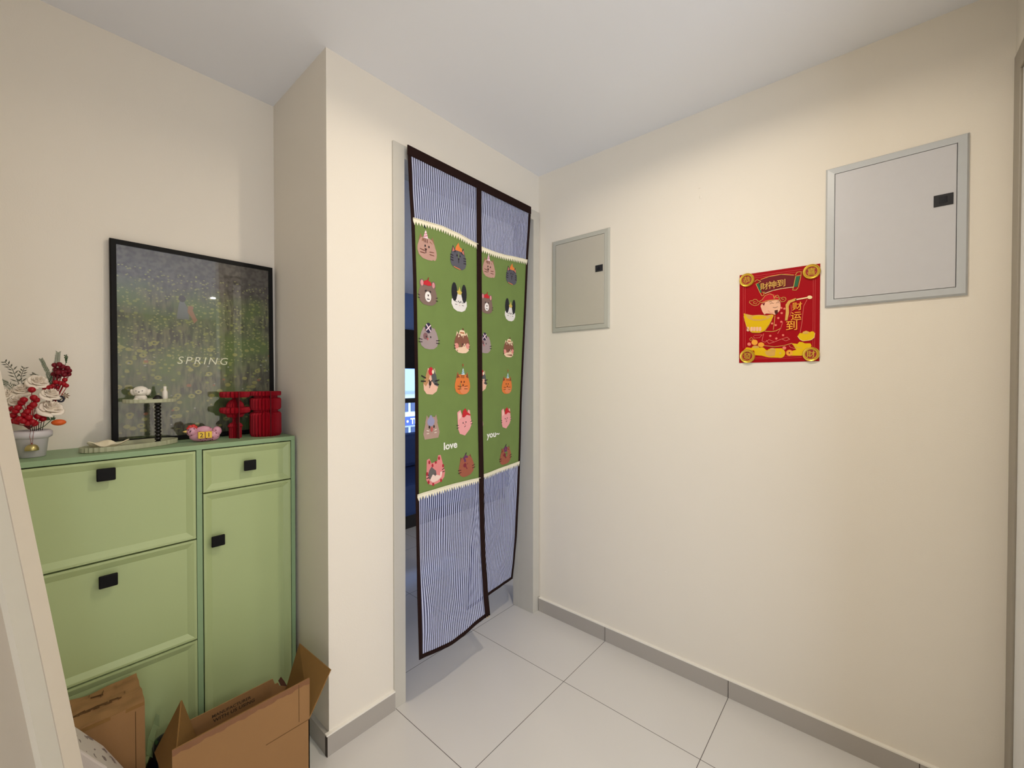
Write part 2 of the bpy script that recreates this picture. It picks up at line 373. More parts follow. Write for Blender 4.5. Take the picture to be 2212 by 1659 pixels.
# ------------------------------------------------------------------ two-level tray
TRM = mat('grey_green_plastic', (176, 178, 148), .55)
tr = thing('tiered_tray', 'fluted oval two-level jewellery tray with a black beaded post on the cabinet', 'tray', (.220, 1.912, ZT))
def tray(name, c, a, b, rot, z0, hh, flutes):
    bm = nb(); n = flutes*2; rows = []
    cr, sr = math.cos(rot), math.sin(rot)
    for k, (s, z) in enumerate(((.0, 0), (.97, 0), (1, .002), (1, hh), (.97, hh), (.965, .005), (0, .005))):
        row = []
        for j in range(n):
            t = 2*PI*j/n; q = s * (1 - (.020 if (j % 2 and k in (1, 2, 3)) else 0)); x, y = a*q*math.cos(t), b*q*math.sin(t)
            row.append(bm.verts.new((c[0]+x*cr-y*sr, c[1]+x*sr+y*cr, z0+z)))
            if s == 0: break
        rows.append(row)
    for p, q in zip(rows, rows[1:]):
        for j in range(n):
            k = (j+1) % n
            if len(p) == 1: bm.faces.new((p[0], q[j], q[k]))
            elif len(q) == 1: bm.faces.new((p[j], q[0], p[k]))
            else: bm.faces.new((p[j], q[j], q[k], p[k]))
    return obj(name, bm, TRM, tr)
tray('lower_tray', (0, 0), .133, .068, .30, 0, .017, 44)
tray('upper_tray', (.047, -.012), .074, .055, .30, .152, .013, 30)
bm = nb()
for i in range(12): ellip(bm, (.066, -.018, .012+.0122*i), (.0098, .0098, .0072), seg=14, ring=8)
tube(bm, [(.066, -.018, .004), (.066, -.018, .16)], .006, 10); ellip(bm, (.066, -.018, .162), (.014, .014, .015), seg=16, ring=10)
obj('beaded_post', bm, mat('black_gloss', (10, 9, 9), .12), tr)
# things on the tray
WHT = mat('white_ceramic', (238, 232, 220), .3)
dog = thing('dog_figurine', 'small white puppy figurine on the upper tray', 'figurine', (.241, 1.892, ZT+.1571), rotz=-.35)
bm = nb()
ellip(bm, (0, 0, .012), (.017, .014, .013)); ellip(bm, (-.010, -.009, .006), (.0075, .008, .006)); ellip(bm, (.010, -.009, .006), (.0075, .008, .006))
ellip(bm, (0, -.001, .0345), (.0215, .0180, .0180)); ellip(bm, (0, -.0135, .029), (.009, .007, .007))
ellip(bm, (-.0205, 0, .031), (.0065, .008, .0115), Matrix.Rotation(-.35, 3, 'Y')); ellip(bm, (.0205, 0, .031), (.0065, .008, .0115), Matrix.Rotation(.35, 3, 'Y'))
obj('body', bm, WHT, dog)
bm = nb(); ellip(bm, (0, -.0205, .0325), (.0022, .0014, .0016), seg=8, ring=6); ellip(bm, (-.0080, -.0172, .036), (.0020, .0014, .0013), seg=8, ring=6); ellip(bm, (.0080, -.0172, .036), (.0020, .0014, .0013), seg=8, ring=6)
obj('face', bm, mat('black_paint', (25, 20, 18), .4), dog)
bot = thing('small_bottle', 'tiny slim white bottle on the upper tray', 'bottle', (.306, 1.895, ZT+.1571))
bm = nb(); lathe(bm, [(0, 0), (.0078, 0), (.0080, .002), (.0080, .028), (.0065, .034), (.0042, .037), (.0042, .039)], seg=20); obj('body', bm, WHT, bot, smooth=True)
bm = nb(); lathe(bm, [(.0046, .039), (.0046, .050), (.0036, .051), (0, .051)], seg=16); obj('cap', bm, WHT, bot, smooth=True)
# shell dish
bm = nb(); rows = []
NR, NA = 8, 40
for i in range(NR+1):
    s = i/NR; row = []
    for j in range(NA):
        a = 2*PI*j/NA; wob = 1 + .16*math.cos(3*a+.5) + .07*math.cos(7*a); r = .040*s*wob
        z = .004 + .016*s*s + .006*s*math.cos(a*3+1.2) + .004*s*math.cos(5*a)
        row.append(bm.verts.new((r*1.15*math.cos(a), r*.75*math.sin(a), z)))
        if i == 0: break
    rows.append(row)
for p, q in zip(rows, rows[1:]):
    for j in range(NA):
        k = (j+1) % NA
        bm.faces.new((p[0], q[j], q[k])) if len(p) == 1 else bm.faces.new((p[j], q[j], q[k], p[k]))
sh = obj('shell_dish', bm, mat('cream_ceramic', (236, 226, 196), .35), smooth=True, loc=(.155, 1.885, ZT+.0045)); sh.modifiers.new('solid', 'SOLIDIFY').thickness = .0022
tag(sh, 'cream ruffled dish lying on the left end of the lower tray', 'dish')
# ------------------------------------------------------------------ hen calendar
def hen_mat():
    m = mat('hen_glaze', (206, 150, 168), .28); nt = m.node_tree; b = nt.nodes['Principled BSDF']
    tc = nt.nodes.new('ShaderNodeTexCoord'); v = nt.nodes.new('ShaderNodeTexVoronoi'); v.inputs['Scale'].default_value = 115; nt.links.new(tc.outputs['Object'], v.inputs['Vector'])
    f = math_node(nt, 'LESS_THAN', v.outputs['Distance'], .30); n = nt.nodes.new('ShaderNodeTexNoise'); n.inputs['Scale'].default_value = 28; nt.links.new(tc.outputs['Object'], n.inputs['Vector'])
    f = math_node(nt, 'MULTIPLY', f, math_node(nt, 'GREATER_THAN', n.outputs['Fac'], .48))
    mx = nt.nodes.new('ShaderNodeMix'); mx.data_type = 'RGBA'; src = b.inputs['Base Color'].links[0].from_socket
    nt.links.new(src, mx.inputs['A']); mx.inputs['B'].default_value = (*lin((120, 30, 60)), 1); nt.links.new(f, mx.inputs['Factor']); nt.links.new(mx.outputs['Result'], b.inputs['Base Color']); return m
hen = thing('hen_calendar', 'pink hen shaped calendar holder with red comb on the cabinet', 'calendar', (.417, 1.888, ZT), rotz=-.12)
bm = nb()
ellip(bm, (-.002, 0, .020), (.042, .016, .020)); ellip(bm, (.028, 0, .020), (.021, .014, .020)); ellip(bm, (.0400, 0, .036), (.0155, .012, .0175)); ellip(bm, (-.035, 0, .039), (.0170, .014, .0185)); ellip(bm, (.0, .006, .035), (.030, .010, .0225))
obj('body', bm, hen_mat(), hen)
bm = nb()
for x, z, r in ((-.046, .052, .006), (-.040, .0575, .008), (-.031, .0590, .0080), (-.024, .055, .006)): ellip(bm, (x, 0, z), (r, .006, r*.9), seg=12, ring=8)
obj('comb', bm, mat('red_glaze', (205, 50, 45), .3), hen)
bm = nb(); lathe(bm, [(0, 0), (.0045, .001), (.0035, .006), (0, .013)], seg=12); M = Matrix.Translation((-.050, 0, .041)) @ Matrix.Rotation(-PI/2, 4, 'Y'); bmesh.ops.transform(bm, matrix=M, verts=bm.verts); obj('beak', bm, mat('yellow_glaze', (232, 196, 110), .3), hen)
bm = nb(); ellip(bm, (-.041, -.0135, .043), (.0024, .0015, .0022), seg=8, ring=6); obj('eye', bm, mat('black_paint', (25, 20, 18), .4), hen)
YB_ = mat('yellow_block', (240, 198, 40), .45); DIG = mat('brown_digit', (70, 30, 25), .5)
for k, (dx, s) in enumerate(((-.0115, '2'), (.0105, '1'))):
    t = thing('number_block', ('yellow cube with the digit 2, next to the head of the pink hen', 'yellow cube with the digit 1, next to the tail of the pink hen')[k], 'block', (.417+dx*math.cos(.12), 1.888-dx*math.sin(.12)-.0165, ZT+.0145), group='yellow date cubes in the hen calendar', rotz=-.12)
    obj('cube', bx(-.0097, .0097, -.0085, .0085, 0, .0235), YB_, t, bevel=.0008)
    bm = nb(); text_bm(bm, s, .022, lambda x, y: (x, -.0088, y+.0045), 0, weight=.0002); obj('digit', bm, DIG, t, recalc=False)
# ------------------------------------------------------------------ red honeycomb ornaments
RP = mat('red_tissue', (142, 8, 26), .65, spec=.2); RP2 = mat('red_card', (100, 6, 18), .6)
def honey(label, c, prof, sr, sz, pl):
    t = thing('honeycomb_ornament', label, 'ornament', (c[0], c[1], ZT), group=None)
    bm = nb(); lathe(bm, [(r/sr, (1225-z)/sz) for r, z in prof][::-1], pleat=pl, pamp=.17); obj('pleated_paper', bm, RP, t)
    return t
hc = honey('red pleated paper ornament with wide discs and narrow stem, left of pair', (.527, 1.918), [(0, 490), (225, 495), (235, 520), (232, 560), (215, 582), (45, 585), (42, 610), (90, 640), (130, 690), (140, 735), (225, 742), (240, 780), (226, 822), (140, 850), (115, 895), (45, 905), (45, 975), (90, 1000), (118, 1040), (98, 1062), (98, 1225), (0, 1225)], 4506, 3990, 21)
obj('cover_card', bx(-.0008, .0008, -.050, .0, .0, .1835), RP2, hc)
hc = honey('red pleated paper ornament of stacked fat cylinders, right of pair', (.6315, 1.900), [(0, 490), (240, 495), (245, 510), (245, 550), (238, 562), (185, 568), (185, 600), (230, 605), (245, 625), (245, 760), (230, 790), (190, 805), (190, 830), (232, 845), (247, 870), (247, 1180), (235, 1210), (225, 1225), (0, 1225)], 4336, 3990, 27)
obj('cover_card', bx(-.0008, .0008, -.0565, .0, .0, .1835), RP2, hc)
# ------------------------------------------------------------------ printed magnetic door curtain
CXL, CXC, CXR = 1.045, 1.4635, 1.887
Lp = [(.2, 1.418), (.5, 1.431), (.74, 1.4365), (.95, 1.442), (1.4, 1.444), (1.824, 1.455), (2.055, 1.467), (2.22, 1.483), (2.40, 1.4955)]
Cp = [(.2, 1.428), (.32, 1.445), (.52, 1.464), (.7, 1.471), (.98, 1.477), (1.2, 1.4835), (1.54, 1.487), (1.9, 1.49), (2.32, 1.493), (2.40, 1.4955)]
Dp = [(.2, 1.585), (.6, 1.545), (1.0, 1.515), (1.5, 1.502), (1.9, 1.498), (2.40, 1.4955)]
Rp = [(.18, 1.635), (.285, 1.62), (.47, 1.599), (.76, 1.581), (1.0, 1.571), (1.26, 1.5636), (1.56, 1.546), (1.85, 1.529), (2.12, 1.515), (2.36, 1.4955), (2.40, 1.4955)]
def ip(Tb, z):
    if z <= Tb[0][0]: return Tb[0][1]
    for (a, b), (c, d) in zip(Tb, Tb[1:]):
        if z <= c:
            return b + (d-b)*(z-a)/(c-a)
    return Tb[-1][1]
def sst(a, b, x):
    t = max(0, min(1, (x-a)/(b-a))); return t*t*(3-2*t)
def side(X): return 0 if X <= CXC+.004 else 1
def FY(X, z, sd):
    if sd == 0:
        t = (X-CXL)/(CXC-CXL); y = ip(Lp, z)*(1-t) + ip(Cp, z)*t
    else:
        t = (X-CXC)/(CXR-CXC); y = ip(Dp, z)*(1-t) + ip(Rp, z)*t
    e = sst(0, .12, t)*sst(1, .88, t)
    up = sst(2.02, 2.12, z)*sst(2.345, 2.28, z); lo = sst(.99, .80, z)*sst(.22, .34, z)
    wv = .0038*math.sin(9*t+13*(z-2.1)+2.2*sd)*math.sin(22*(z-2.05)) + .0025*math.sin(17*t-31*z+sd)
    wl = .010*math.sin(6.5*t+8.0*z+1.1+1.7*sd) + .004*math.sin(11*t-13*z+2.0) + .0015*math.sin(23*t+19*z)
    y += e*(up*wv + lo*wl) + .0008*math.sin(26*t)*e
    return y
STW = mat('curtain_white_stripe', (214, 212, 232), .85)
def stripe_mat():
    m = bpy.data.materials.new('striped_mesh'); m.use_nodes = True; nt = m.node_tree; b = nt.nodes['Principled BSDF']; b.inputs['Roughness'].default_value = .85
    uv = nt.nodes.new('ShaderNodeUVMap'); sp = nt.nodes.new('ShaderNodeSeparateXYZ'); nt.links.new(uv.outputs[0], sp.inputs[0])
    f = math_node(nt, 'FRACT', math_node(nt, 'DIVIDE', sp.outputs['X'], .0115))
    wv = math_node(nt, 'ABSOLUTE', math_node(nt, 'SUBTRACT', f, .5))
    mr = nt.nodes.new('ShaderNodeMapRange'); mr.inputs[1].default_value = .22; mr.inputs[2].default_value = .28; nt.links.new(wv, mr.inputs[0])
    mx = nt.nodes.new('ShaderNodeMix'); mx.data_type = 'RGBA'; mx.inputs['A'].default_value = (*lin((50, 52, 112)), 1); mx.inputs['B'].default_value = (*lin((218, 224, 252)), 1); nt.links.new(mr.outputs[0], mx.inputs['Factor'])  # stripe and gap colours include the blue light shining through from behind
    nt.links.new(mx.outputs['Result'], b.inputs['Base Color'])
    tr_ = nt.nodes.new('ShaderNodeBsdfTransparent'); tl = nt.nodes.new('ShaderNodeBsdfTranslucent'); nt.links.new(mx.outputs['Result'], tl.inputs[0])
    m1 = nt.nodes.new('ShaderNodeMixShader'); m1.inputs[0].default_value = .3; nt.links.new(b.outputs[0], m1.inputs[1]); nt.links.new(tl.outputs[0], m1.inputs[2])
    m2 = nt.nodes.new('ShaderNodeMixShader'); al = math_node(nt, 'MULTIPLY', math_node(nt, 'SUBTRACT', 1.0, mr.outputs[0]), .45)
    nt.links.new(al, m2.inputs[0]); nt.links.new(m1.outputs[0], m2.inputs[1]); nt.links.new(tr_.outputs[0], m2.inputs[2])
    nt.links.new(m2.outputs[0], nt.nodes['Material Output'].inputs[0]); return m
STR = stripe_mat()
GRN = mat('curtain_green', (112, 136, 72), .85, noise=.10, nscale=9)
BRN = mat('curtain_brown_binding', (36, 19, 16), .9, noise=.35, spec=.15, nscale=220)
LACE = mat('cream_lace', (244, 238, 214), .8)
cur = thing('door_curtain', 'green cat print curtain with striped mesh ends hanging in the doorway', 'curtain', (1.466, 1.4955, 0))
OC = Vector((1.466, 1.4955, 0))
def sheet(name, x0, x1, zt, zb, sd, m, off=0.0, nx=40, nz=60, parent=None):
    """zt/zb: functions of X or numbers"""
    bm = nb(); uvl = bm.loops.layers.uv.new('UVMap'); g = []
    for j in range(nz+1):
        row = []
        for i in range(nx+1):
            X = x0 + (x1-x0)*i/nx; a = zt(X) if callable(zt) else zt; b = zb(X) if callable(zb) else zb
            z = a + (b-a)*j/nz
            row.append((bm.verts.new(Vector((X, FY(X, z, sd)-off, z))-OC), X, z))
        g.append(row)
    for j in range(nz):
        for i in range(nx):
            q = (g[j][i], g[j][i+1], g[j+1][i+1], g[j+1][i]); f = bm.faces.new([v[0] for v in q]); f.smooth = True
            for l, v in zip(f.loops, q): l[uvl].uv = (v[1], v[2])
    return bm if name is None else obj(name, bm, m, parent or cur, recalc=False)
hem = lambda X: .215 + .012*math.sin(14*X) - .012*(X-1.25)
hemr = lambda X: .195
SP = [(0, 1.054, 1.4565), (1, 1.4715, 1.879)]
zl_t = lambda X: 2.072 + .012*math.sin((X-1.045)*9)
zl_b = lambda X: .905 + .006*math.sin((X-1.0)*8)
for sd, x0, x1 in SP:
    hb = hem if sd == 0 else hemr
    sheet('upper_striped_mesh', x0, x1, 2.352, zl_t, sd, STR, nx=60, nz=40)
    sheet('lower_striped_mesh', x0, x1, zl_b, lambda X: hb(X)+.012, sd, STR, nx=60, nz=80)
# binding: header, side bands, centre bands, hem
def band(name, x0, x1, zt, zb, sd, off=.0015, nx=3, nz=80):
    o = sheet(name, x0, x1, zt, zb, sd, BRN, off, nx, nz); md = o.modifiers.new('solid', 'SOLIDIFY'); md.thickness = .002; md.offset = 0; return o
bm = nb(); box(bm, -.421, .421, -.006, -.0005, 2.350, 2.392); obj('header_band', bm, BRN, cur, bevel=.002)
band('side_band', 1.045, 1.0625, 2.35, hem, 0); band('centre_band', 1.4480, 1.4820, 2.35, hem(1.46), 0, .004)
band('side_band', 1.8705, 1.888, 2.35, hemr, 1); band('inner_band', 1.4680, 1.4800, 2.35, hemr, 1)
band('hem_band', 1.045, 1.4600, lambda X: hem(X)+.017, hem, 0, nx=50, nz=2); band('hem_band', 1.469, 1.888, lambda X: hemr(X)+.017, hemr, 1, nx=50, nz=2)
bm = nb()
for dx in (-.008, .006): ellip(bm, Vector((1.462+dx, FY(1.462, .222, 0)-.008, .226))-OC, (.0045, .002, .0045), seg=12, ring=8)
obj('snap_studs', bm, mat('pale_metal', (200, 180, 150), .3, .8), cur)
# ---- printed panels: faces drawn as thin appliques in the sheet's own mesh
PC = {}
PM = [GRN]
def pcol(rgb):
    if rgb not in PC:
        PC[rgb] = len(PM); PM.append(mat('print_%d_%d_%d' % rgb, rgb, .85))
    return PC[rgb]
class Print:
    def __init__(s, bm, sd, xlo, xhi): s.bm = bm; s.sd = sd; s.xlo = xlo; s.xhi = xhi
    def poly(s, pts, col, lay):
        pts = clipx(pts, s.xlo, s.xhi)
        if len(pts) < 3: return
        vs_ = [s.bm.verts.new(Vector((x, FY(x, z, s.sd)-.0010-.00035*lay, z))-OC) for x, z in pts]
        try: f = s.bm.faces.new(vs_); f.material_index = pcol(col)
        except ValueError: pass
def clipx(pts, lo, hi):
    for sgn, lim in ((1, lo), (-1, -hi)):
        out = []
        for i in range(len(pts)):
            p, q = pts[i-1], pts[i]; a, b = sgn*p[0]-lim, sgn*q[0]-lim
            if (a >= 0) != (b >= 0):
                t = a/(a-b); out.append((p[0]+(q[0]-p[0])*t, p[1]+(q[1]-p[1])*t))
            if b >= 0: out.append(q)
        pts = out
        if len(pts) < 3: return []
    return pts
BK = (38, 28, 34)
def cat_face(pr, cx, cz, kind, tilt=0.0, S=1.0):
    W_, H_ = .0535*S, .0540*S; ct, st = math.cos(tilt), math.sin(tilt)
    def P(x, y):
        X, Z = x*W_, y*H_; return (cx+X*ct-Z*st, cz+X*st+Z*ct)
    def poly(pts, col, lay): pr.poly([P(*p) for p in pts], col, lay)
    def el(x, y, rx, ry, col, lay, n=14, sq=1.0):
        poly([(x+rx*math.copysign(abs(math.cos(2*PI*i/n))**sq, math.cos(2*PI*i/n)), y+ry*math.copysign(abs(math.sin(2*PI*i/n))**sq, math.sin(2*PI*i/n))) for i in range(n)], col, lay)
    def ln(x0, y0, x1, y1, w, col, lay):
        dx, dy = (x1-x0), (y1-y0); L = math.hypot(dx, dy) or 1; nx, ny = -dy/L*w, dx/L*w
        poly([(x0-nx, y0-ny), (x1-nx, y1-ny), (x1+nx, y1+ny), (x0+nx, y0+ny)], col, lay)
    def head(col, w=1.0, low=1.0):
        poly([(-.80*w, .42), (-.60*w, .70), (-.2, .80), (.25, .80), (.60*w, .68), (.82*w, .40), (.97*w, .0), (1.0*w, -.35), (.86*w, -.72*low), (.5*w, -.95*low), (0, -1.0*low), (-.5*w, -.95*low), (-.86*w, -.72*low), (-1.0*w, -.35), (-.97*w, .0)], col, 1)
    def ears(col, inner=None, x=.62, y=.55, s=.34, rnd=False):
        for k in (-1, 1):
            if rnd: el(k*x, y+.15, s*.75, s*1.0, col, 0); inner and el(k*x, y+.17, s*.45, s*.7, inner, 2)
            else:
                poly([(k*(x-s), y-.05), (k*x*1.05, y+s*1.35), (k*(x+s*.75), y-.25)], col, 0)
                if inner: poly([(k*(x-s*.5), y), (k*x*1.04, y+s*.95), (k*(x+s*.4), y-.12)], inner, 2)
    def eyes(x=.18, y=.12, r=.07, col=BK, cx_=0.0):
        for k in (-1, 1): el(cx_+k*x, y, r, r*1.4, col, 3, 10)
    def whisk(col, x=.55, y=-.2, L=.42, w=.028, dy=.14, n=2):
        for k in (-1, 1):
            for j in range(n): ln(k*x, y-j*dy*1.4, k*(x+L), y+.06-j*dy*1.9, w, col, 3)
    def nose(x, y, col, r=.1): poly([(x-r, y+r*.9), (x+r, y+r*.9), (x, y-r*1.1)], col, 4)
    def hat(x, y, c1, c2, pom, s=1.0):
        poly([(x-.26*s, y), (x+.26*s, y), (x+.06*s, y+.62*s), (x-.04*s, y+.62*s)], c1, 3)
        ln(x-.22*s, y+.1*s, x+.18*s, y+.26*s, .04, c2, 4); ln(x-.14*s, y+.3*s, x+.12*s, y+.42*s, .035, c2, 4)
        el(x, y+.95*s, .12*s, .15*s, pom, 3)
    if kind == 'tan':
        ears((150, 110, 86), None); head((190, 150, 138)); el(.78, -.35, .28, .55, (190, 150, 138), 0); hat(-.12, .72, (240, 214, 222), (206, 120, 150), (20, 44, 40))
        for k in (-.28, -.12, .06): ln(k, .38, k-.03, .68, .03, (110, 66, 56), 3)
        eyes(.2, .1); nose(-.15, -.22, (60, 24, 26), .12); ln(-.15, -.3, -.15, -.48, .03, (60, 24, 26), 3); whisk((110, 56, 40), .25, -.3, .5)
    elif kind == 'tabby':
        ears((50, 46, 56), (200, 120, 110)); head((88, 88, 100)); poly([(-.42, .62), (-.30, .95), (0, 1.35), (.14, 1.0), (.42, .92), (.46, .62)], (232, 132, 62), 3)
        for k in (-1, 1):
            for y in (.1, -.12, -.34): ln(k*.62, y, k*.98, y+.04, .05, (44, 38, 52), 2)
        eyes(.18, .2); nose(0, -.12, BK, .11); ln(0, -.2, 0, -.42, .03, BK, 3); ln(-.6, -.85, .2, -.97, .04, (214, 128, 70), 3)
    elif kind == 'bear':
        ears((120, 96, 92), (214, 146, 152), rnd=True); head((128, 106, 98)); poly([(-.5, .62), (-.42, .9), (-.05, 1.06), (.32, .9), (.42, .66), (.0, .58)], (196, 32, 46), 3); ln(0, 1.0, .08, 1.25, .05, (150, 30, 30), 3)
        el(0, -.3, .34, .42, (244, 240, 238), 2); nose(0, -.22, (60, 30, 36), .1); ln(-.14, -.5, .14, -.5, .035, BK, 4); ln(-.32, .1, -.16, .18, .05, BK, 3); ln(.16, .18, .32, .1, .05, BK, 3); whisk(BK, .85, -.3, .24)
    elif kind == 'panda':
        for k in (-1, 1): el(k*.62, .66, .34, .82, (22, 24, 34), 2, 16)
        poly([(-.95, .0), (-.3, .3), (-.18, .75), (.18, .75), (.3, .3), (.95, .0), (.98, -.4), (.72, -.8), (.3, -.98), (-.3, -.98), (-.72, -.8), (-.98, -.4)], (232, 230, 228), 1)
        poly([(-.34, .74), (-.12, .84), (0, 1.2), (.12, .84), (.34, .74), (.16, .5), (-.16, .5)], (214, 190, 96), 3)
        eyes(.16, -.12, .05); nose(0, -.2, BK, .07); whisk((70, 64, 72), .3, -.2, .26, .022); ln(0, -.42, 0, -.48, .03, (190, 80, 80), 3)
    elif kind == 'plaid':
        ears((150, 120, 108), None, .6, .55, .22); head((162, 146, 148)); el(-.1, .72, .34, .42, (44, 36, 66), 3); ln(-.34, 1.0, .14, .44, .05, (236, 214, 226), 4); ln(-.36, .5, .16, .96, .05, (236, 214, 226), 4)
        el(-.42, .05, .24, .26, (128, 92, 96), 2); eyes(.24, .0, .06, BK, -.1); nose(-.2, -.2, (198, 90, 96), .1); whisk(BK, .75, -.25, .4, .032)
    elif kind == 'syrup':
        ears((240, 214, 186), None, .62, .5, .3); head((132, 84, 66)); poly([(-.95, -.2), (-.7, -.15), (-.5, -.5), (.0, -.45), (.3, -.1), (.98, -.3), (.86, -.74), (.5, -.96), (0, -1.0), (-.5, -.96), (-.86, -.74)], (240, 208, 180), 2)
        poly([(-.5, .62), (-.32, 1.0), (.0, 1.06), (.3, 1.0), (.5, .62), (.3, .55), (.22, .7), (.1, .3), (.02, .6), (-.14, .45), (-.24, .66)], (244, 220, 190), 3)
        poly([(-.28, .86), (.24, .86), (.3, .74), (-.3, .74)], (176, 106, 62), 4); el(.1, 1.12, .1, .1, (110, 60, 40), 4)
        el(-.72, -.38, .24, .24, (226, 150, 140), 3); el(.72, -.32, .26, .26, (226, 150, 140), 3); eyes(.2, -.2, .06, BK, .25); nose(.25, -.34, (60, 30, 30), .07); whisk(BK, .82, -.4, .22)
    elif kind == 'calico':
        poly([(-.72, -.2), (-.5, .6), (-.35, 1.1), (.05, .9), (.4, 1.15), (.62, .6), (.92, -.3), (.8, -.7), (.35, -1.0), (-.3, -1.0), (-.62, -.7)], (236, 190, 168), 1)
        poly([(-.72, -.2), (-.5, .6), (-.35, 1.0), (-.12, .5), (-.2, .0), (-.45, -.4)], (188, 140, 96), 2)
        poly([(.05, .55), (.32, 1.12), (.62, .6), (.92, -.3), (.5, -.2), (.2, .1)], (84, 88, 90), 2)
        el(-.02, .86, .26, .34, (196, 30, 48), 3); el(.22, .84, .13, .17, (240, 226, 200), 4); eyes(.14, .1, .06, BK, .0); el(-.02, -.12, .14, .2, (44, 30, 34), 3); ln(0, -.3, -.06, -.5, .03, BK, 3)
        for k, y in ((-1, .25), (-1, .0), (1, .1), (1, -.1)): ln(k*.5, y, k*1.0, y+.16*(1 if y > 0.05 else -.2), .05, BK, 3)
    elif kind == 'orange':
        ears((176, 104, 62), (120, 62, 40)); head((222, 124, 56)); el(.2, -.6, .6, .36, (226, 138, 90), 2); hat(.05, .74, (196, 220, 226), (120, 170, 190), (150, 96, 56), .9)
        for k in (-.14, .04, .2): ln(k, .45, k-.02, .72, .03, (130, 70, 36), 3)
        eyes(.2, .12, .07, (90, 40, 30)); nose(.05, -.2, (100, 34, 30), .11); whisk((120, 56, 30), .2, -.3, .46)
    elif kind == 'faded':
        ears((170, 140, 130), None, .5, .6, .28); poly([(-.6, .6), (-.3, .8), (.3, .8), (.55, .6), (.9, -.5), (.75, -.95), (-.75, -.95), (-.9, -.5)], (176, 146, 134), 1)
        el(-.08, .42, .42, .36, (152, 152, 186), 3); el(-.1, .78, .16, .18, (152, 152, 186), 3); eyes(.26, .0, .09); el(0, -.2, .13, .2, (190, 92, 90), 4); whisk((232, 222, 212), .3, -.3, .26, .03)
    elif kind == 'pink':
        poly([(-.85, .3), (-.8, 1.1), (-.4, 1.25), (-.2, .7), (.5, .7), (.62, 1.1), (.85, 1.0), (.9, .2), (1.0, -.2), (.6, -.7), (-.1, -1.1), (-.75, -.8), (-.9, -.3)], (236, 164, 166), 1)
        poly([(-.72, .4), (-.68, .98), (-.42, 1.08), (-.32, .6)], (244, 200, 190), 2); poly([(-.24, .6), (-.1, 1.1), (.3, 1.28), (.5, .9), (.9, .6), (.88, .5), (.4, .66), (.0, .5)], (196, 30, 42), 3)
        eyes(.2, .05, .06); nose(.02, -.12, (180, 60, 60), .06); ln(-.08, -.34, .12, -.26, .03, BK, 3); whisk(BK, .78, -.05, .28)
    elif kind == 'hood':
        for k in (-1, 1): poly([(k*.2, .5), (k*.5, 1.25), (k*.78, 1.2), (k*.95, .2)], (226, 138, 138), 0)
        head((226, 138, 138), 1.05); el(-.02, -.1, .78, .68, (104, 98, 98), 2, 18); poly([(-.7, -.5), (-.3, -.1), (-.08, .1), (.1, -.08), (.75, -.2), (.6, -.6), (.1, -.8), (-.4, -.78)], (242, 214, 204), 3)
        for x, y in ((-.55, .95), (.55, .98), (.15, .72), (-.25, .6), (-.9, .1), (.9, .25), (-.86, -.6), (-.4, -.92), (.5, -.88)): el(x, y, .11, .15, (172, 36, 52), 3, 10)
        nose(-.04, -.16, (90, 40, 40), .08); ln(-.04, -.2, -.06, -.4, .03, BK, 4); whisk(BK, .75, -.05, .26, .035)
    elif kind == 'plum':
        ears((120, 66, 50), None, .62, .55, .26); head((160, 90, 68))
        for k in range(5): a = 2*PI*k/5+.3; el(-.02+.2*math.cos(a), .62+.2*math.sin(a), .13, .15, (104, 50, 96), 3, 10)
        ln(.0, .9, .14, 1.12, .05, (50, 36, 60), 3); el(-.2, .05, .22, .18, (128, 40, 56), 3); ln(-.1, -.06, .06, -.36, .06, (128, 40, 56), 3); el(.18, .1, .06, .08, (120, 60, 50), 3); whisk((80, 40, 40), .72, -.25, .4, .035)
ORDER = ['tan', 'tabby', 'bear', 'panda', 'plaid', 'syrup', 'calico', 'orange', 'faded', 'pink', 'hood', 'plum']
CL = [(1.1272, 1.9758), (1.3205, 1.9749), (1.1258, 1.7776), (1.3226, 1.7761), (1.1298, 1.5869), (1.3388, 1.5805), (1.1312, 1.3917), (1.339, 1.3844), (1.1379, 1.1955), (1.3501, 1.1938), (1.1576, .9957), (1.3583, .991)]
CR = [(1.5497, 1.9796), (1.7417, 1.9772), (1.535, 1.7911), (1.7388, 1.7753), (1.5260, 1.5868), (1.7364, 1.5752), (1.5000, 1.3927), (1.7305, 1.3716), (1.4800, 1.1957), (1.7312, 1.1824), (1.4720, .9997), (1.7349, .9787)]
for sd, x0, x1 in SP:
    bm = sheet(None, x0, x1, lambda X: zl_t(X)+.004, lambda X: zl_b(X)-.004, sd, GRN, 0, 24, 90)
    pr = Print(bm, sd, x0+.010, x1-.010)
    for k, (c, kind) in enumerate(zip(CL if sd == 0 else CR, ORDER)):
        cat_face(pr, c[0], c[1]-.004, kind, (0, .0, .0, 0, 0, 0, -.1, 0, 0, .12, .12, .1)[k], 1.0 if sd == 0 else (.92 if k != 11 else 1.0))
    s, tx_, tz_, size = (('love', 1.252, 1.081, .046), ('you~', 1.612, 1.090, .046))[sd]
    ci = pcol((246, 246, 240))
    text_bm(bm, s, size, lambda x, y: Vector((tx_+x*1.15, FY(tx_+x, tz_+y, sd)-.0024, tz_+y))-OC, ci, weight=.0012)
    obj('printed_panel', bm, PM, cur, recalc=False)
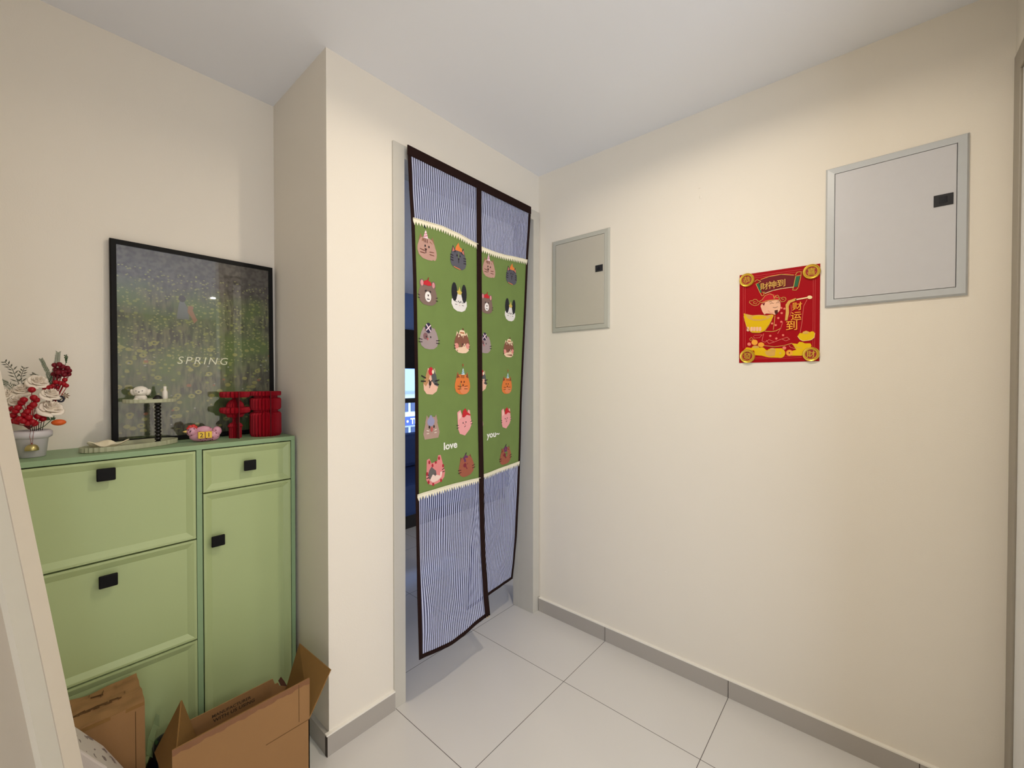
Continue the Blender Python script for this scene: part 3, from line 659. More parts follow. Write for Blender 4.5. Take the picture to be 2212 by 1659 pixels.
# scalloped lace trims
for sd, x0, x1 in SP:
    for zf in (zl_t, zl_b):
        bm = nb(); n = 26; X0, X1 = x0, x1
        def V(x, z, o=.0035): return bm.verts.new(Vector((x, FY(x, z, sd)-o, z))-OC)
        prev = None
        for i in range(n*4+1):  # scallops
            X = X0 + (X1-X0)*i/(n*4); zc = zf(X); ph = (i % 4)/4; dz = .006 + .017*(1-abs(2*ph-1))
            cur_ = (V(X, zc+.007), V(X, zc-dz))
            if prev: bm.faces.new((prev[0], cur_[0], cur_[1], prev[1]))
            prev = cur_
        tube(bm, [Vector((X0+(X1-X0)*i/20, FY(X0+(X1-X0)*i/20, zf(X0+(X1-X0)*i/20), sd)-.005, zf(X0+(X1-X0)*i/20)+.006))-OC for i in range(21)], .0018, 5)
        o = obj('lace_trim', bm, LACE, cur); md = o.modifiers.new('solid', 'SOLIDIFY'); md.thickness = .001
# ------------------------------------------------------------------ metal access panels on the right wall
def access_panel(label, y0, y1, z0, z1, ins, latch, fcol, dcol):
    t = thing('access_panel', label, 'panel', (XW, (y0+y1)/2, z0), group=None)
    oy = (y0+y1)/2
    pl = lambda a, b, h: (-h, a-oy, b-z0)
    bm = nb(); rectloft(bm, y0, y1, z0, z1, [(0, 0), (.0015, .006), (.006, .012), (ins-.001, .0135), (ins, .0135), (ins, .001)], pl, cap=True); obj('frame', bm, fcol, t)
    bm = nb(); g = .0016; rectloft(bm, y0+ins+g, y1-ins-g, z0+ins+g, z1-ins-g, [(0, .001), (0, .0125), (.001, .0135)], pl); d = obj('panel_door', bm, dcol, t)
    bm = nb(); rectloft(bm, latch[0], latch[1], latch[2], latch[3], [(0, .012), (0, .0155), (.0015, .0165)], pl); obj('latch', bm, mat('black_latch', (26, 26, 30), .35), d)
    m = (latch[0]+latch[1])/2; bm = nb(); rectloft(bm, m-.009, m+.010, latch[2]+.009, latch[3]-.009, [(0, .0165), (.001, .0172)], pl); obj('latch_grip', bm, mat('black_latch_grip', (12, 12, 16), .2), d)
    return t
FG = mat('panel_frame_paint', (196, 200, 203), .35); FG2 = mat('panel_door_paint', (204, 204, 208), .4)
access_panel('pale grey metal access panel to the right of the red poster', -.234, .140, 1.6755, 2.2030, .0275, (-.1977, -.1520, 1.9780, 2.0160), FG, FG2)
FH = mat('panel_frame_paint_warm', (186, 186, 176), .35); FH2 = mat('panel_door_paint_warm', (192, 187, 174), .42)  # darker and warmer grey than the other panel
access_panel('pale grey metal access panel between the curtained doorway and the red poster', 1.0505, 1.4193, 1.6698, 2.2020, .0270, (1.0861, 1.1307, 1.9766, 2.0117), FH, FH2)
# ------------------------------------------------------------------ red new-year poster
POSTER=[('p','maroon',2,[(136,682),(218,709),(312,718),(389,692),(425,678),(414,602),(390,590),(317,598),(238,587),(181,575)],0),
('l','gold',3,[(160,695),(218,709),(303,714),(389,694)],2.2),
('l','cream',3,[(190,574),(248,591),(313,598),(390,598)],2.2),
('p','green',3,[(126,659),(145,663),(168,588),(154,582)],0),
('p','green',3,[(405,681),(432,680),(415,597),(391,601)],0),
('l','gold',4,[(114,683),(131,697),(151,686),(161,679),(141,668),(124,662),(156,581),(169,555),(183,561),(181,578),(190,585),(171,585)],1.8),
('l','gold',4,[(401,693),(414,714),(440,713),(438,681),(421,591),(406,571),(383,575),(388,597),(403,684),(436,684)],1.8),
('p','red2',2,[(171,532),(190,557),(229,569),(267,553),(286,523),(300,505),(258,516),(210,510),(176,492)],0),
('l','gold',3,[(169,499),(200,512),(248,515),(300,506)],2.0),
('l','gold',3,[(171,526),(193,557),(224,567),(250,552),(257,521)],1.8),
('l','gold',3,[(257,521),(267,545),(281,548),(290,533),(293,511),(307,490),(327,491),(339,505),(334,522),(316,527),(309,515),(316,506),(325,510)],1.8),
('l','gold',3,[(257,538),(295,524),(313,522)],1.6),
('l','gold',3,[(174,526),(152,512),(137,517),(130,532),(110,535),(102,524),(80,526),(75,513),(95,491),(117,481),(142,485),(152,501),(174,504)],1.8),
('l','gold',3,[(135,506),(125,495),(105,504),(110,516),(123,513)],1.4),
('p','skin',3,[(181,497),(220,509),(286,509),(299,489),(302,455),(298,423),(282,403),(263,389),(244,399),(201,406),(187,399),(172,426),(159,472),(167,488)],0),
('p','maroon',4,[(171,490),(193,497),(184,472)],0),
('l','brown',4,[(220,500),(239,502)],1.5),
('l','brown',4,[(227,482),(239,490),(253,483)],1.1),
('l','brown',4,[(272,484),(286,490),(295,481)],1.1),
('l','brown',4,[(281,499),(293,499)],1.2),
('l','brown',4,[(249,453),(263,446),(281,453)],1.4),
('p','brown',4,[(260,425),(282,428),(283,403),(270,388),(261,405)],0),
('l','pink',4,[(213,432),(225,414),(249,406)],1.0),
('p','pink',2,[(301,403),(310,407),(318,401),(315,390),(304,391)],0),
('p','pink',2,[(278,364),(287,369),(295,362),(292,352),(281,353)],0),
('p','pink',2,[(260,308),(268,313),(277,307),(274,296),(263,297)],0),
('p','pink',2,[(299,332),(308,337),(316,330),(313,320),(302,321)],0),
('p','pink',2,[(222,223),(231,227),(240,221),(237,211),(225,211)],0),
('p','pink',2,[(265,198),(274,203),(282,197),(279,186),(268,186)],0),
('p','pink',2,[(312,222),(320,227),(328,221),(326,210),(315,211)],0),
('p','pink',2,[(320,436),(328,441),(336,434),(333,424),(322,425)],0),
('p','pink',2,[(299,445),(307,449),(315,443),(313,432),(302,434)],0),
('p','pink',2,[(234,324),(242,329),(251,323),(248,312),(237,313)],0),
('l','gold',3,[(263,383),(259,328),(252,268)],1.8),
('l','gold',3,[(192,259),(240,253),(269,256),(304,275)],2.4),
('l','pink',3,[(303,324),(317,321),(306,281),(283,233)],1.4),
('l','pink',3,[(183,240),(178,213),(171,180),(193,167),(222,188),(260,166),(222,154),(203,183)],1.4),
('l','pink',3,[(260,166),(306,185),(348,199),(366,181),(339,170),(311,188)],1.5),
('l','gold',3,[(184,140),(260,127),(325,132),(380,148)],2.0),
('l','pink',3,[(114,231),(173,230),(154,209),(114,206),(109,223)],1.3),
('l','gold',3,[(79,202),(94,215),(109,195),(84,188),(79,202)],1.3),
('p','yellow',4,[(34,424),(67,412),(108,398),(151,400),(206,389),(240,394),(254,388),(240,342),(214,302),(191,265),(152,251),(95,257),(59,299),(40,360)],0),
('p','gold',5,[(39,421),(97,401),(151,400),(206,389),(250,387),(214,359),(167,348),(108,354),(67,376)],0),
('p','yellow',6,[(94,383),(118,394),(167,392),(201,378),(206,366),(151,361),(108,368)],0),
('p','skin',6,[(58,303),(67,307),(76,301),(77,273),(68,266),(58,272)],0),
('p','skin',6,[(85,300),(95,304),(103,299),(104,271),(95,264),(86,270)],0),
('p','skin',6,[(106,299),(115,303),(124,297),(124,270),(115,263),(106,268)],0),
('p','skin',6,[(127,297),(137,301),(145,296),(146,268),(137,261),(128,266)],0),
('p','skin',6,[(149,295),(158,299),(166,294),(167,267),(158,260),(149,265)],0),
('l','gold',6,[(35,398),(59,299),(95,255),(152,248),(191,262),(219,302),(252,379)],1.4),
('p','orange',4,[(140,169),(139,162),(136,156),(131,151),(124,148),(117,148),(110,149),(104,153),(99,158),(95,165),(94,172),(95,179),(99,185),(104,190),(110,193),(117,194),(124,192),(131,189),(136,183),(139,177)],0),
('p','orange',4,[(188,147),(187,141),(184,136),(179,132),(173,129),(166,128),(159,130),(152,133),(147,138),(144,143),(143,149),(144,156),(147,161),(152,165),(158,167),(165,168),(172,167),(179,163),(184,159),(187,153)],0),
('p','pink',3,[(90,157),(90,153),(88,149),(85,146),(81,144),(77,144),(72,145),(69,147),(66,150),(64,154),(63,158),(64,163),(65,166),(68,169),(72,171),(77,172),(81,171),(85,168),(88,165),(90,161)],0),
('p','yellow',3,[(33,106),(58,132),(93,124),(109,142),(142,140),(152,125),(179,126),(208,98),(221,109),(267,113),(316,111),(317,34),(221,40),(169,57),(121,62),(115,102)],0),
('p','gold',4,[(192,89),(221,97),(270,98),(277,77),(260,51),(229,46),(203,62)],0),
('p','gold',4,[(267,105),(266,102),(263,100),(259,97),(253,96),(247,96),(240,97),(235,99),(230,101),(227,104),(226,107),(227,111),(230,113),(234,116),(240,117),(247,117),(253,116),(259,114),(263,112),(266,109)],0),
('p','gold',4,[(150,131),(149,128),(145,125),(140,123),(133,121),(126,121),(118,122),(111,124),(106,127),(102,130),(101,133),(102,136),(106,139),(111,141),(118,143),(126,143),(133,142),(140,140),(145,137),(148,134)],0),
('p','yellow',5,[(337,71),(335,59),(330,48),(323,40),(313,35),(302,33),(291,35),(281,41),(273,50),(268,61),(266,73),(268,85),(273,96),(281,104),(291,109),(301,111),(312,108),(322,102),(330,93),(335,83)],0),
('p','gold',6,[(310,72),(310,69),(309,67),(307,65),(304,63),(302,63),(299,64),(297,65),(295,67),(294,70),(293,72),(294,75),(295,77),(297,79),(299,80),(302,81),(304,80),(307,79),(309,77),(310,74)],0),
('p','orange',4,[(388,71),(386,63),(383,57),(378,51),(372,48),(365,47),(358,49),(351,52),(346,58),(343,65),(342,73),(343,80),(346,87),(351,92),(358,96),(365,97),(372,95),(378,91),(383,86),(386,79)],0),
('p','maroon',5,[(369,72),(369,70),(368,68),(367,67),(366,67),(365,66),(363,67),(362,68),(361,69),(360,70),(360,72),(360,74),(361,75),(362,76),(363,77),(365,77),(366,77),(367,76),(368,75),(369,73)],0),
('p','pink',3,[(342,113),(342,108),(340,105),(337,102),(334,100),(330,99),(326,100),(323,102),(320,106),(318,109),(318,114),(318,118),(320,122),(323,125),(326,126),(330,127),(334,126),(337,124),(340,121),(342,117)],0),
('p','yellow',3,[(381,148),(418,141),(430,157),(450,154),(466,143),(502,141),(510,124),(500,95),(461,58),(447,47),(379,49),(365,82),(410,95)],0),
('l','pink',4,[(362,131),(375,113),(410,103)],1.3),
('l','gold',4,[(385,140),(414,114),(450,105)],2),
('p','yellow',4,[(419,204),(433,228),(449,224),(455,236),(473,242),(491,234),(499,228),(507,234),(521,233),(530,218),(525,185),(505,167),(454,162),(434,176)],0),
('p','gold',5,[(451,226),(461,238),(481,239),(493,227),(481,216),(459,217)],0),
('l','cream',5,[(419,202),(434,176),(454,162),(505,166),(527,185),(531,218)],1.3),
('p','gold',4,[(333,335),(338,408),(336,462),(355,493),(404,508),(411,491),(368,475),(357,449),(360,395),(349,334)],0),
('l','cream',4,[(404,495),(483,503)],4.5),
('p','cream',5,[(512,500),(511,496),(509,493),(505,490),(501,489),(496,489),(491,490),(486,493),(483,496),(480,500),(479,505),(480,509),(483,512),(486,515),(491,516),(496,516),(501,515),(505,512),(509,509),(511,505)],0),
('l','pink',3,[(479,488),(457,438),(450,359),(445,291),(435,233)],1.2),
('l','pink',3,[(373,458),(376,415),(365,362)],1.0),
('l','rose',2,[(28,659),(31,125)],0.7),
('l','rose',2,[(43,662),(47,124)],0.7),
('l','rose',2,[(111,731),(447,730)],0.7),
('l','rose',2,[(116,715),(447,715)],0.7),
('l','rose',2,[(517,640),(518,112)],0.7),
('l','rose',2,[(530,638),(529,111)],0.7),
('l','rose',2,[(120,42),(447,45)],0.7),
('l','rose',2,[(120,30),(447,31)],0.7)]
PCOL = {'maroon': (112, 12, 24), 'gold': (226, 178, 92), 'cream': (250, 226, 172), 'green': (40, 104, 70), 'red2': (196, 14, 34), 'skin': (244, 190, 156), 'brown': (84, 34, 26), 'pink': (240, 132, 112), 'yellow': (238, 196, 22), 'orange': (246, 170, 60), 'rose': (226, 96, 92)}
PY, PZ = .4350, 1.4707
post = thing('wall_poster', 'red and gold fortune poster hanging on the right wall between the two access panels', 'poster', (XW, PY-.14, PZ))
px_ = lambda u, v, h: (-.0005-h, .14-u*.0005, v*.0005)
bm = nb(); rectloft(bm, -.14, .14, 0, .378, [(0, 0), (0, .0018)], lambda a, b, h: (-.0005-h, a, b)); obj('backing', bm, mat('poster_red', (166, 0, 18), .5, spec=.15), post)
names = list(PCOL); pm = [mat('poster_'+n, PCOL[n], .35 if n in ('gold', 'yellow', 'orange', 'cream') else .5, .35 if n in ('gold', 'yellow') else 0, spec=.25) for n in names]
bm = nb()
def relief(bm, pts, lay, mi):
    a = [bm.verts.new(px_(u, v, .0018+.0005*lay)) for u, v in pts]; b = [bm.verts.new(px_(u, v, .0018)) for u, v in pts]; n = len(pts)
    try: fs = [bm.faces.new(a)]
    except ValueError: return
    for i in range(n): fs.append(bm.faces.new((a[i], b[i], b[(i+1) % n], a[(i+1) % n])))
    for f in fs: f.material_index = mi
for k, col, lay, pts, wd in POSTER:
    mi = names.index(col)
    if k == 'p': relief(bm, pts, lay, mi)
    else:
        wd = max(wd, .8)*1.05
        for (x0, y0), (x1, y1) in zip(pts, pts[1:]):
            dx, dy = x1-x0, y1-y0; L = math.hypot(dx, dy) or 1; nx, ny = -dy/L*wd, dx/L*wd; ex, ey = dx/L*wd*.6, dy/L*wd*.6
            relief(bm, [(x0-nx-ex, y0-ny-ey), (x1-nx+ex, y1-ny+ey), (x1+nx+ex, y1+ny+ey), (x0+nx-ex, y0+ny-ey)], lay, mi)
for s, u, v, sz, mi in (('財', 186, 632, 62, 'gold'), ('神', 244, 636, 66, 'gold'), ('到', 306, 640, 66, 'gold'), ('到', 352, 650, 1, 'gold'), ('财', 415, 440, 70, 'orange'), ('运', 408, 364, 74, 'orange'), ('到', 380, 290, 86, 'orange')):
    if sz < 10: continue
    text_bm(bm, s, sz, lambda x, y: px_(u+x*1.0, v-sz*.36+y, .0062), names.index(mi), weight=.018*sz*.5)
obj('relief_print', bm, pm, post, recalc=False)
GOLD = mat('gold_plastic', (214, 176, 58), .28, .6); REDD = mat('coin_red', (158, 6, 24), .45)
for s, u, v, r in (('恭', 57, 705, 57), ('喜', 506, 701, 58), ('發', 65, 56, 58), ('財', 507, 56, 56)):
    bm = nb(); n = 40
    prof = [(1.0, .0018), (1.0, .008), (.94, .0105), (.80, .009), (.76, .0105), (.66, .0105), (.63, .0075)]
    rows = [[bm.verts.new(px_(u+r*q*math.cos(2*PI*j/n), v+r*q*math.sin(2*PI*j/n), h)) for j in range(n)] for q, h in prof]
    for a, b in zip(rows, rows[1:]):
        for j in range(n): bm.faces.new((a[j], a[(j+1) % n], b[(j+1) % n], b[j]))
    ce = obj('coin_emblem', bm, GOLD, post)
    bm = nb(); f = bm.faces.new([bm.verts.new(px_(u+r*.64*math.cos(2*PI*j/n), v+r*.64*math.sin(2*PI*j/n), .0076)) for j in range(n)])
    sz = r*1.05
    text_bm(bm, s, sz, lambda x, y: px_(u+x, v-sz*.37+y, .0084), 1, weight=.012*sz)
    obj('coin_centre', bm, [REDD, GOLD], ce, recalc=False)
# ------------------------------------------------------------------ potted artificial flowers
PYC = 1.905
pot = thing('flower_pot', 'white pot of artificial cream roses and red berries at the left end of the cabinet', 'flower arrangement', (-.004, PYC, ZT))
bm = nb(); lathe(bm, [(0, 0), (.026, 0), (.0285, .002), (.034, .054), (.036, .056), (.042, .060), (.0435, .067), (.0425, .076), (.038, .080), (.035, .078), (.033, .06), (0, .055)], seg=40); obj('pot', bm, mat('white_glazed_pot', (206, 202, 206), .3), pot, smooth=True)
ROSE = mat('cream_silk', (252, 238, 222), .7, noise=.08, nscale=60); BERR = mat('red_berry', (158, 8, 26), .35, spec=.3); BERD = mat('dark_red_berry', (112, 10, 28), .4, spec=.3)
LEAF = mat('dark_leaf', (46, 78, 38), .6, noise=.3, nscale=80); LEAFG = mat('grey_green_leaf', (92, 92, 76), .7, noise=.2, nscale=80); STEMR = mat('red_wire', (110, 20, 26), .5)
def px2(u, v): return (-.0657+.000911*u - (-.004), 1.2505 + (925-v)*.00138 - ZT)   # X, Z inside the arrangement
def rose(c, r, rot):
    bm = nb()
    R = Matrix.Rotation(rot[2], 3, 'Z') @ Matrix.Rotation(rot[0], 3, 'X')
    for k in range(13):
        lay = k/12.0; a0 = k*2.4; rad = r*(.16+.84*lay); op = .25+1.0*lay
        g = []
        for i in range(6):
            s = i/5; row = []
            for j in range(9):
                t = (j/8-.5)*(2.3-.6*lay); rr = rad*(.35+.65*s**.8)*(1+.10*s*lay*math.cos(2*t)); z = r*(.62*(1-lay*.62)*s*1.15 - .18*lay) - r*.10*lay*s**4*3 + .05*r*math.sin(5*t+k)*s
                row.append(bm.verts.new(Vector(c) + R @ Vector((rr*math.cos(a0+t), rr*math.sin(a0+t), z))))
            g.append(row)
        for p, q in zip(g, g[1:]):
            for j in range(8): bm.faces.new((p[j], p[j+1], q[j+1], q[j])).smooth = True
    ellip(bm, Vector(c) - R @ Vector((0, 0, r*.12)), (r*.42, r*.42, r*.3), R, seg=10, ring=6)
    o = obj('rose', bm, ROSE, pot); md = o.modifiers.new('solid', 'SOLIDIFY'); md.thickness = .0007
for u, v, dy, r, rot in ((84, 822, -.004, .027, (.9, 0, .35)), (50, 840, .0, .027, (.8, 0, -.3)), (40, 864, -.018, .028, (.9, 0, -.4)), (111, 850, -.012, .026, (.8, 0, .5)), (112, 881, -.024, .033, (.75, 0, .45)), (18, 850, .012, .025, (.6, 0, -.9))):
    x, z = px2(u, v); rose((x, dy, z), r*1.02, rot)
def sprig(name, base, balls, r, m):
    bm = nb()
    for u, v, dy in balls:
        x, z = px2(u, v); ellip(bm, (x, dy, z), (r, r, r*1.05), seg=12, ring=8)
        bx_, bz = px2(*base); tube(bm, [(bx_, 0, bz), ((bx_+x)/2+.002, dy*.6, (bz+z)/2), (x, dy*.95, z-r)], .0009, 5)
    return obj(name, bm, m, pot)
random.seed(3)
sprig('berry_sprig', (62, 926), [(69, 840, -.040), (52, 861, -.046), (47, 867, -.040), (73, 857, -.042), (78, 862, -.036), (40, 877, -.044), (35, 884, -.040), (72, 872, -.048), (66, 877, -.044), (59, 886, -.050), (54, 892, -.046), (43, 901, -.046), (38, 906, -.040), (50, 905, -.05), (69, 908, -.048), (74, 912, -.042), (81, 897, -.036), (92, 903, -.030), (62, 898, -.05), (60, 910, -.046), (30, 893, -.03), (32, 905, -.03), (28, 880, -.024)], .0084, BERR)
sprig('berry_sprig', (100, 900), [(x+random.uniform(-2, 2), y+random.uniform(-2, 2), random.uniform(-.02, .006)) for x, y in ((121, 786), (130, 784), (140, 788), (150, 790), (121, 796), (133, 796), (145, 798), (155, 797), (119, 808), (128, 810), (141, 806), (151, 806), (126, 804), (138, 800))], .0070, BERD)
sprig('berry_sprig', (100, 905), [(x, y, random.uniform(-.018, .0)) for x, y in ((143, 819), (140, 828), (132, 826), (146, 832), (122, 824), (116, 832), (110, 835), (126, 835), (104, 836), (98, 838))], .0064, BERR)
def frond(name, pts, n, L, wd, m, droop=.2, up=(0, 0, 1)):
    bm = nb(); pts = [Vector(p) for p in pts]; tube(bm, pts, .0008, 5)
    for i in range(n):
        s = (i+.5)/n*(len(pts)-1); k = min(int(s), len(pts)-2); p = pts[k].lerp(pts[k+1], s-k); d = (pts[k+1]-pts[k]).normalized()
        for sg in (-1, 1):
            sd_ = d.cross(Vector((0, 1, 0))).normalized()*sg; dirn = (sd_*.75 + d*.7 + Vector((0, random.uniform(-.4, .4), 0))).normalized(); ll = L*(1-.45*i/n)*random.uniform(.8, 1.1)
            q = d.cross(dirn).normalized().cross(dirn).normalized()*wd
            m_ = p+dirn*ll*.5; bm.faces.new([bm.verts.new(v) for v in (p, m_+q, p+dirn*ll, m_-q)])
    return obj(name, bm, m, pot)
def PP(u, v, y=0.0): x, z = px2(u, v); return (x, y, z)
frond('pine_sprig', [PP(112, 830, .01), PP(124, 795, .008), PP(129, 757, .004)], 34, .016, .0010, LEAF)
frond('pine_sprig', [PP(118, 835, .01), PP(106, 805, .004), PP(90, 773, .0)], 28, .012, .0012, LEAF)
frond('pine_sprig', [PP(105, 840, .02), PP(86, 815, .02), PP(70, 806, .02)], 20, .014, .0009, LEAFG)
frond('willow_sprig', [PP(50, 850, .01), PP(38, 818, .006), PP(28, 795, .004), PP(12, 780, .0)], 9, .020, .0018, LEAFG)
frond('willow_sprig', [PP(52, 850, .012), PP(46, 812, .01), PP(54, 792, .008)], 7, .018, .0018, LEAFG)
frond('willow_sprig', [PP(40, 850, .02), PP(20, 830, .03), PP(5, 822, .03)], 14, .018, .0009, LEAF)
bm = nb()
for k in range(26):
    a = k*2.4; x, z = px2(147+4*math.cos(a)*(k/26), 778-14*(k/26)+3*math.sin(a)); ellip(bm, (x, random.uniform(-.004, .004), z), (.0018, .0018, .0018), seg=6, ring=4)
tube(bm, [PP(140, 800, 0), PP(147, 778, 0), PP(149, 762, 0)], .0006, 4); obj('seed_sprig', bm, LEAF, pot)
bm = nb()
for k in range(22):
    a = k*2.4; x, z = px2(133+7*math.cos(a), 862+6*math.sin(a)); ellip(bm, (x, -.012+.003*math.sin(k), z), (.0026, .0026, .0026), seg=8, ring=6)
tube(bm, [PP(100, 890, 0), PP(133, 862, -.01)], .0008, 4); obj('blackberry', bm, mat('blackberry', (24, 26, 44), .3), pot)
bm = nb()
for k in range(8):
    a = 2*PI*k/8; x, z = px2(143, 855); bm.faces.new([bm.verts.new(Vector((x, -.004, z)) + Vector(v)) for v in ((0, 0, 0), (.007*math.cos(a-.25), -.002, .007*math.sin(a-.25)), (.012*math.cos(a), -.003, .012*math.sin(a)), (.007*math.cos(a+.25), -.002, .007*math.sin(a+.25)))])
tube(bm, [PP(110, 885, 0), PP(143, 855, -.004)], .0008, 4); obj('dried_flower', bm, mat('brown_petal', (110, 74, 38), .7), pot)
x, z = px2(127, 913); bm = nb(); ellip(bm, (x, -.030, z), (.016, .012, .0095), seg=20, ring=12)
for k in range(2): pass
mand = obj('mandarin', bm, mat('orange_peel', (222, 96, 30), .45, bump=.3, bscale=400), pot)
bm = nb(); x2, z2 = px2(110, 907)
for a, L, rr in ((2.6, .018, .006), (1.1, .014, .005), (.6, .012, .004)):
    d = Vector((math.cos(a), -.1, math.sin(a))); q = Vector((-math.sin(a), 0, math.cos(a)))*rr; p = Vector((x2, -.030, z2)); bm.faces.new([bm.verts.new(v) for v in (p, p+d*L*.5+q, p+d*L, p+d*L*.5-q)])
tube(bm, [PP(80, 926, -.02), PP(95, 920, -.026), PP(112, 906, -.030)], .001, 5); obj('mandarin_leaf', bm, LEAF, pot)
bm = nb()
for a in range(7): tube(bm, [PP(66+a*4, 932, -.008*math.sin(a)), PP(60+a*6, 905, -.012)], .0009, 5)
obj('stems', bm, mat('dark_stem', (48, 30, 28), .6), pot)
# bell hanging over the pot rim
bell = thing('hanging_bell', 'small gold dome bell hanging on a red thread in front of the white pot', 'bell', (-.0042, PYC-.0425, ZT+.0235))
bm = nb(); lathe(bm, [(.0140, 0), (.0145, .001), (.0142, .007), (.0115, .0135), (.007, .0172), (.0015, .0185), (0, .0185)], seg=28); o = obj('dome', bm, mat('gold_metal', (186, 172, 112), .32, .75), bell, smooth=True); o.modifiers.new('s', 'SOLIDIFY').thickness = .0008
bm = nb(); tube(bm, [(-.001, 0, .0185), (-.0035, -.0035, .042), (-.002, .0, .0585)], .0005, 5); tube(bm, [(.001, 0, .0185), (.003, -.0035, .042), (.004, .0, .0585)], .0005, 5); ellip(bm, (0, 0, .0200), (.0018, .0018, .002), seg=8, ring=6); obj('thread', bm, mat('red_thread', (150, 60, 50), .7), bell)
# ------------------------------------------------------------------ leaning white framed board
BD = thing('leaning_board', 'tall white framed board leaning back at the left edge of the picture', 'board', (0, 0, 0))
b_ = math.radians(25); l_ = .138; S_, C_ = math.sin(b_), math.cos(b_)
foot = Vector((.1367, 1.164, 0)); upv = Vector((-l_*C_, l_*S_, 1)).normalized(); hv = Vector((-S_, -C_, 0)); nv = hv.cross(upv)
if nv.x < 0: nv = -nv
BD.location = foot
def bp_(a, b, h): return hv*a + upv*(b+.001) + nv*h
WB, HB = .46, 1.72
bm = nb(); rectloft(bm, 0, WB, 0, HB, [(0, -.022), (0, 0), (.0500, 0), (.0503, -.006), (.0525, -.006)], bp_, cap=False); obj('outer_frame', bm, mat('board_edge_white', (214, 204, 188), .5), BD)
bm = nb(); rectloft(bm, .0525, WB-.0525, .0525, HB-.0525, [(0, -.006), (0, -.0003), (.048, -.0003), (.0485, .0012), (.0525, .0012), (.0535, -.006)], bp_, cap=False); obj('inner_frame', bm, mat('board_trim_white', (204, 200, 188), .55), BD)
bm = nb(); rectloft(bm, .100, WB-.100, .100, HB-.100, [(0, -.006)], bp_); rectloft(bm, .01, WB-.01, .01, HB-.01, [(0, -.022), (0, -.0225)], bp_); obj('board_panel', bm, mat('board_panel_grey', (176, 168, 156), .55), BD)
# ------------------------------------------------------------------ cardboard boxes in front of the cabinet
CB = mat('cardboard', (146, 108, 66), .85, noise=.10, nscale=7, bump=.25, bscale=40); CB2 = mat('cardboard_inside', (132, 96, 46), .85, noise=.10, nscale=9, bump=.2, bscale=50)
TAPE = mat('packing_tape', (122, 80, 46), .38, noise=.10, nscale=30)
INK = mat('box_print_ink', (60, 44, 26), .8)
b1 = thing('cardboard_box', 'closed crumpled cardboard box standing against the cabinet beside the tall white framed board', 'box', (.02, 1.684, 0))
bx0, bx1, by0, by1, bh = -.085, .2050, 1.590, 1.752, .465
def crump(bm, x0, x1, y0, y1, z0, z1, nx, ny, nz, amp):
    """closed box surface with dented upper part"""
    for ax in range(6):
        n1, n2 = ((ny, nz), (ny, nz), (nx, nz), (nx, nz), (nx, ny), (nx, ny))[ax]; g = []
        for i in range(n1+1):
            row = []
            for j in range(n2+1):
                a, b = i/n1, j/n2
                p = ((x0, y0+(y1-y0)*a, z0+(z1-z0)*b), (x1, y0+(y1-y0)*a, z0+(z1-z0)*b), (x0+(x1-x0)*a, y0, z0+(z1-z0)*b), (x0+(x1-x0)*a, y1, z0+(z1-z0)*b), (x0+(x1-x0)*a, y0+(y1-y0)*b, z0), (x0+(x1-x0)*a, y0+(y1-y0)*b, z1))[ax]
                x, y, z = p; k = sst(z1-.12, z1, z)
                d = amp*k*(math.sin(41*x+17*y)+.6*math.sin(83*x-57*y+2)+.5*math.sin(120*y+30*x))
                row.append(bm.verts.new((x+d*.45, y+.3*d, z+(d if z > z1-.001 else 0))))
            g.append(row)
        for p, q in zip(g, g[1:]):
            for j in range(n2): bm.faces.new((p[j], q[j], q[j+1], p[j+1]))
    bmesh.ops.remove_doubles(bm, verts=bm.verts, dist=.0003)
bm = nb(); crump(bm, bx0-.02, bx1-.02, by0-1.684, by1-1.684, 0, bh, 26, 18, 20, .0022); obj('body', bm, CB, b1)
bm = nb(); prism(bm, [(bx0-.018, by0-1.684-.0006, bh-.012), (bx1-.021, by0-1.684-.0006, bh-.012), (bx1-.021, by0-1.684-.0006, bh-.002), (bx0-.018, by0-1.684-.0006, bh-.002)], (0, -.0006, 0)); obj('edge_fold', bm, CB2, b1)
bm = nb(); random.seed(5)
for k in range(26):
    x = random.uniform(bx0+.02, bx1-.03)-.02; y = random.uniform(by0+.02, by1-.02)-1.684
    if k < 15: x = .02+.012*k-.05; y = -.028+.003*math.sin(k*3)
    ang = random.uniform(-.3, .3)+(1.57 if k > 17 else 0); L = random.uniform(.004, .016)
    dx, dy = L*math.cos(ang), L*math.sin(ang); prism(bm, [(x-dx, y-dy-.0008, bh+.0046), (x+dx, y+dy-.0008, bh+.0046), (x+dx, y+dy+.0008, bh+.0046), (x-dx, y-dy+.0008, bh+.0046)], (0, 0, .004))
obj('crease_marks', bm, mat('cardboard_crease', (92, 64, 28), .9), b1)['kind'] = 'stuff'
bm = nb()
for x in (.062, .1835-.02): box(bm, x, x+.0018, by0-1.684-.0005, by0-1.684+.001, .02, bh-.02)
obj('side_creases', bm, mat('cardboard_crease', (92, 64, 28), .9), b1)
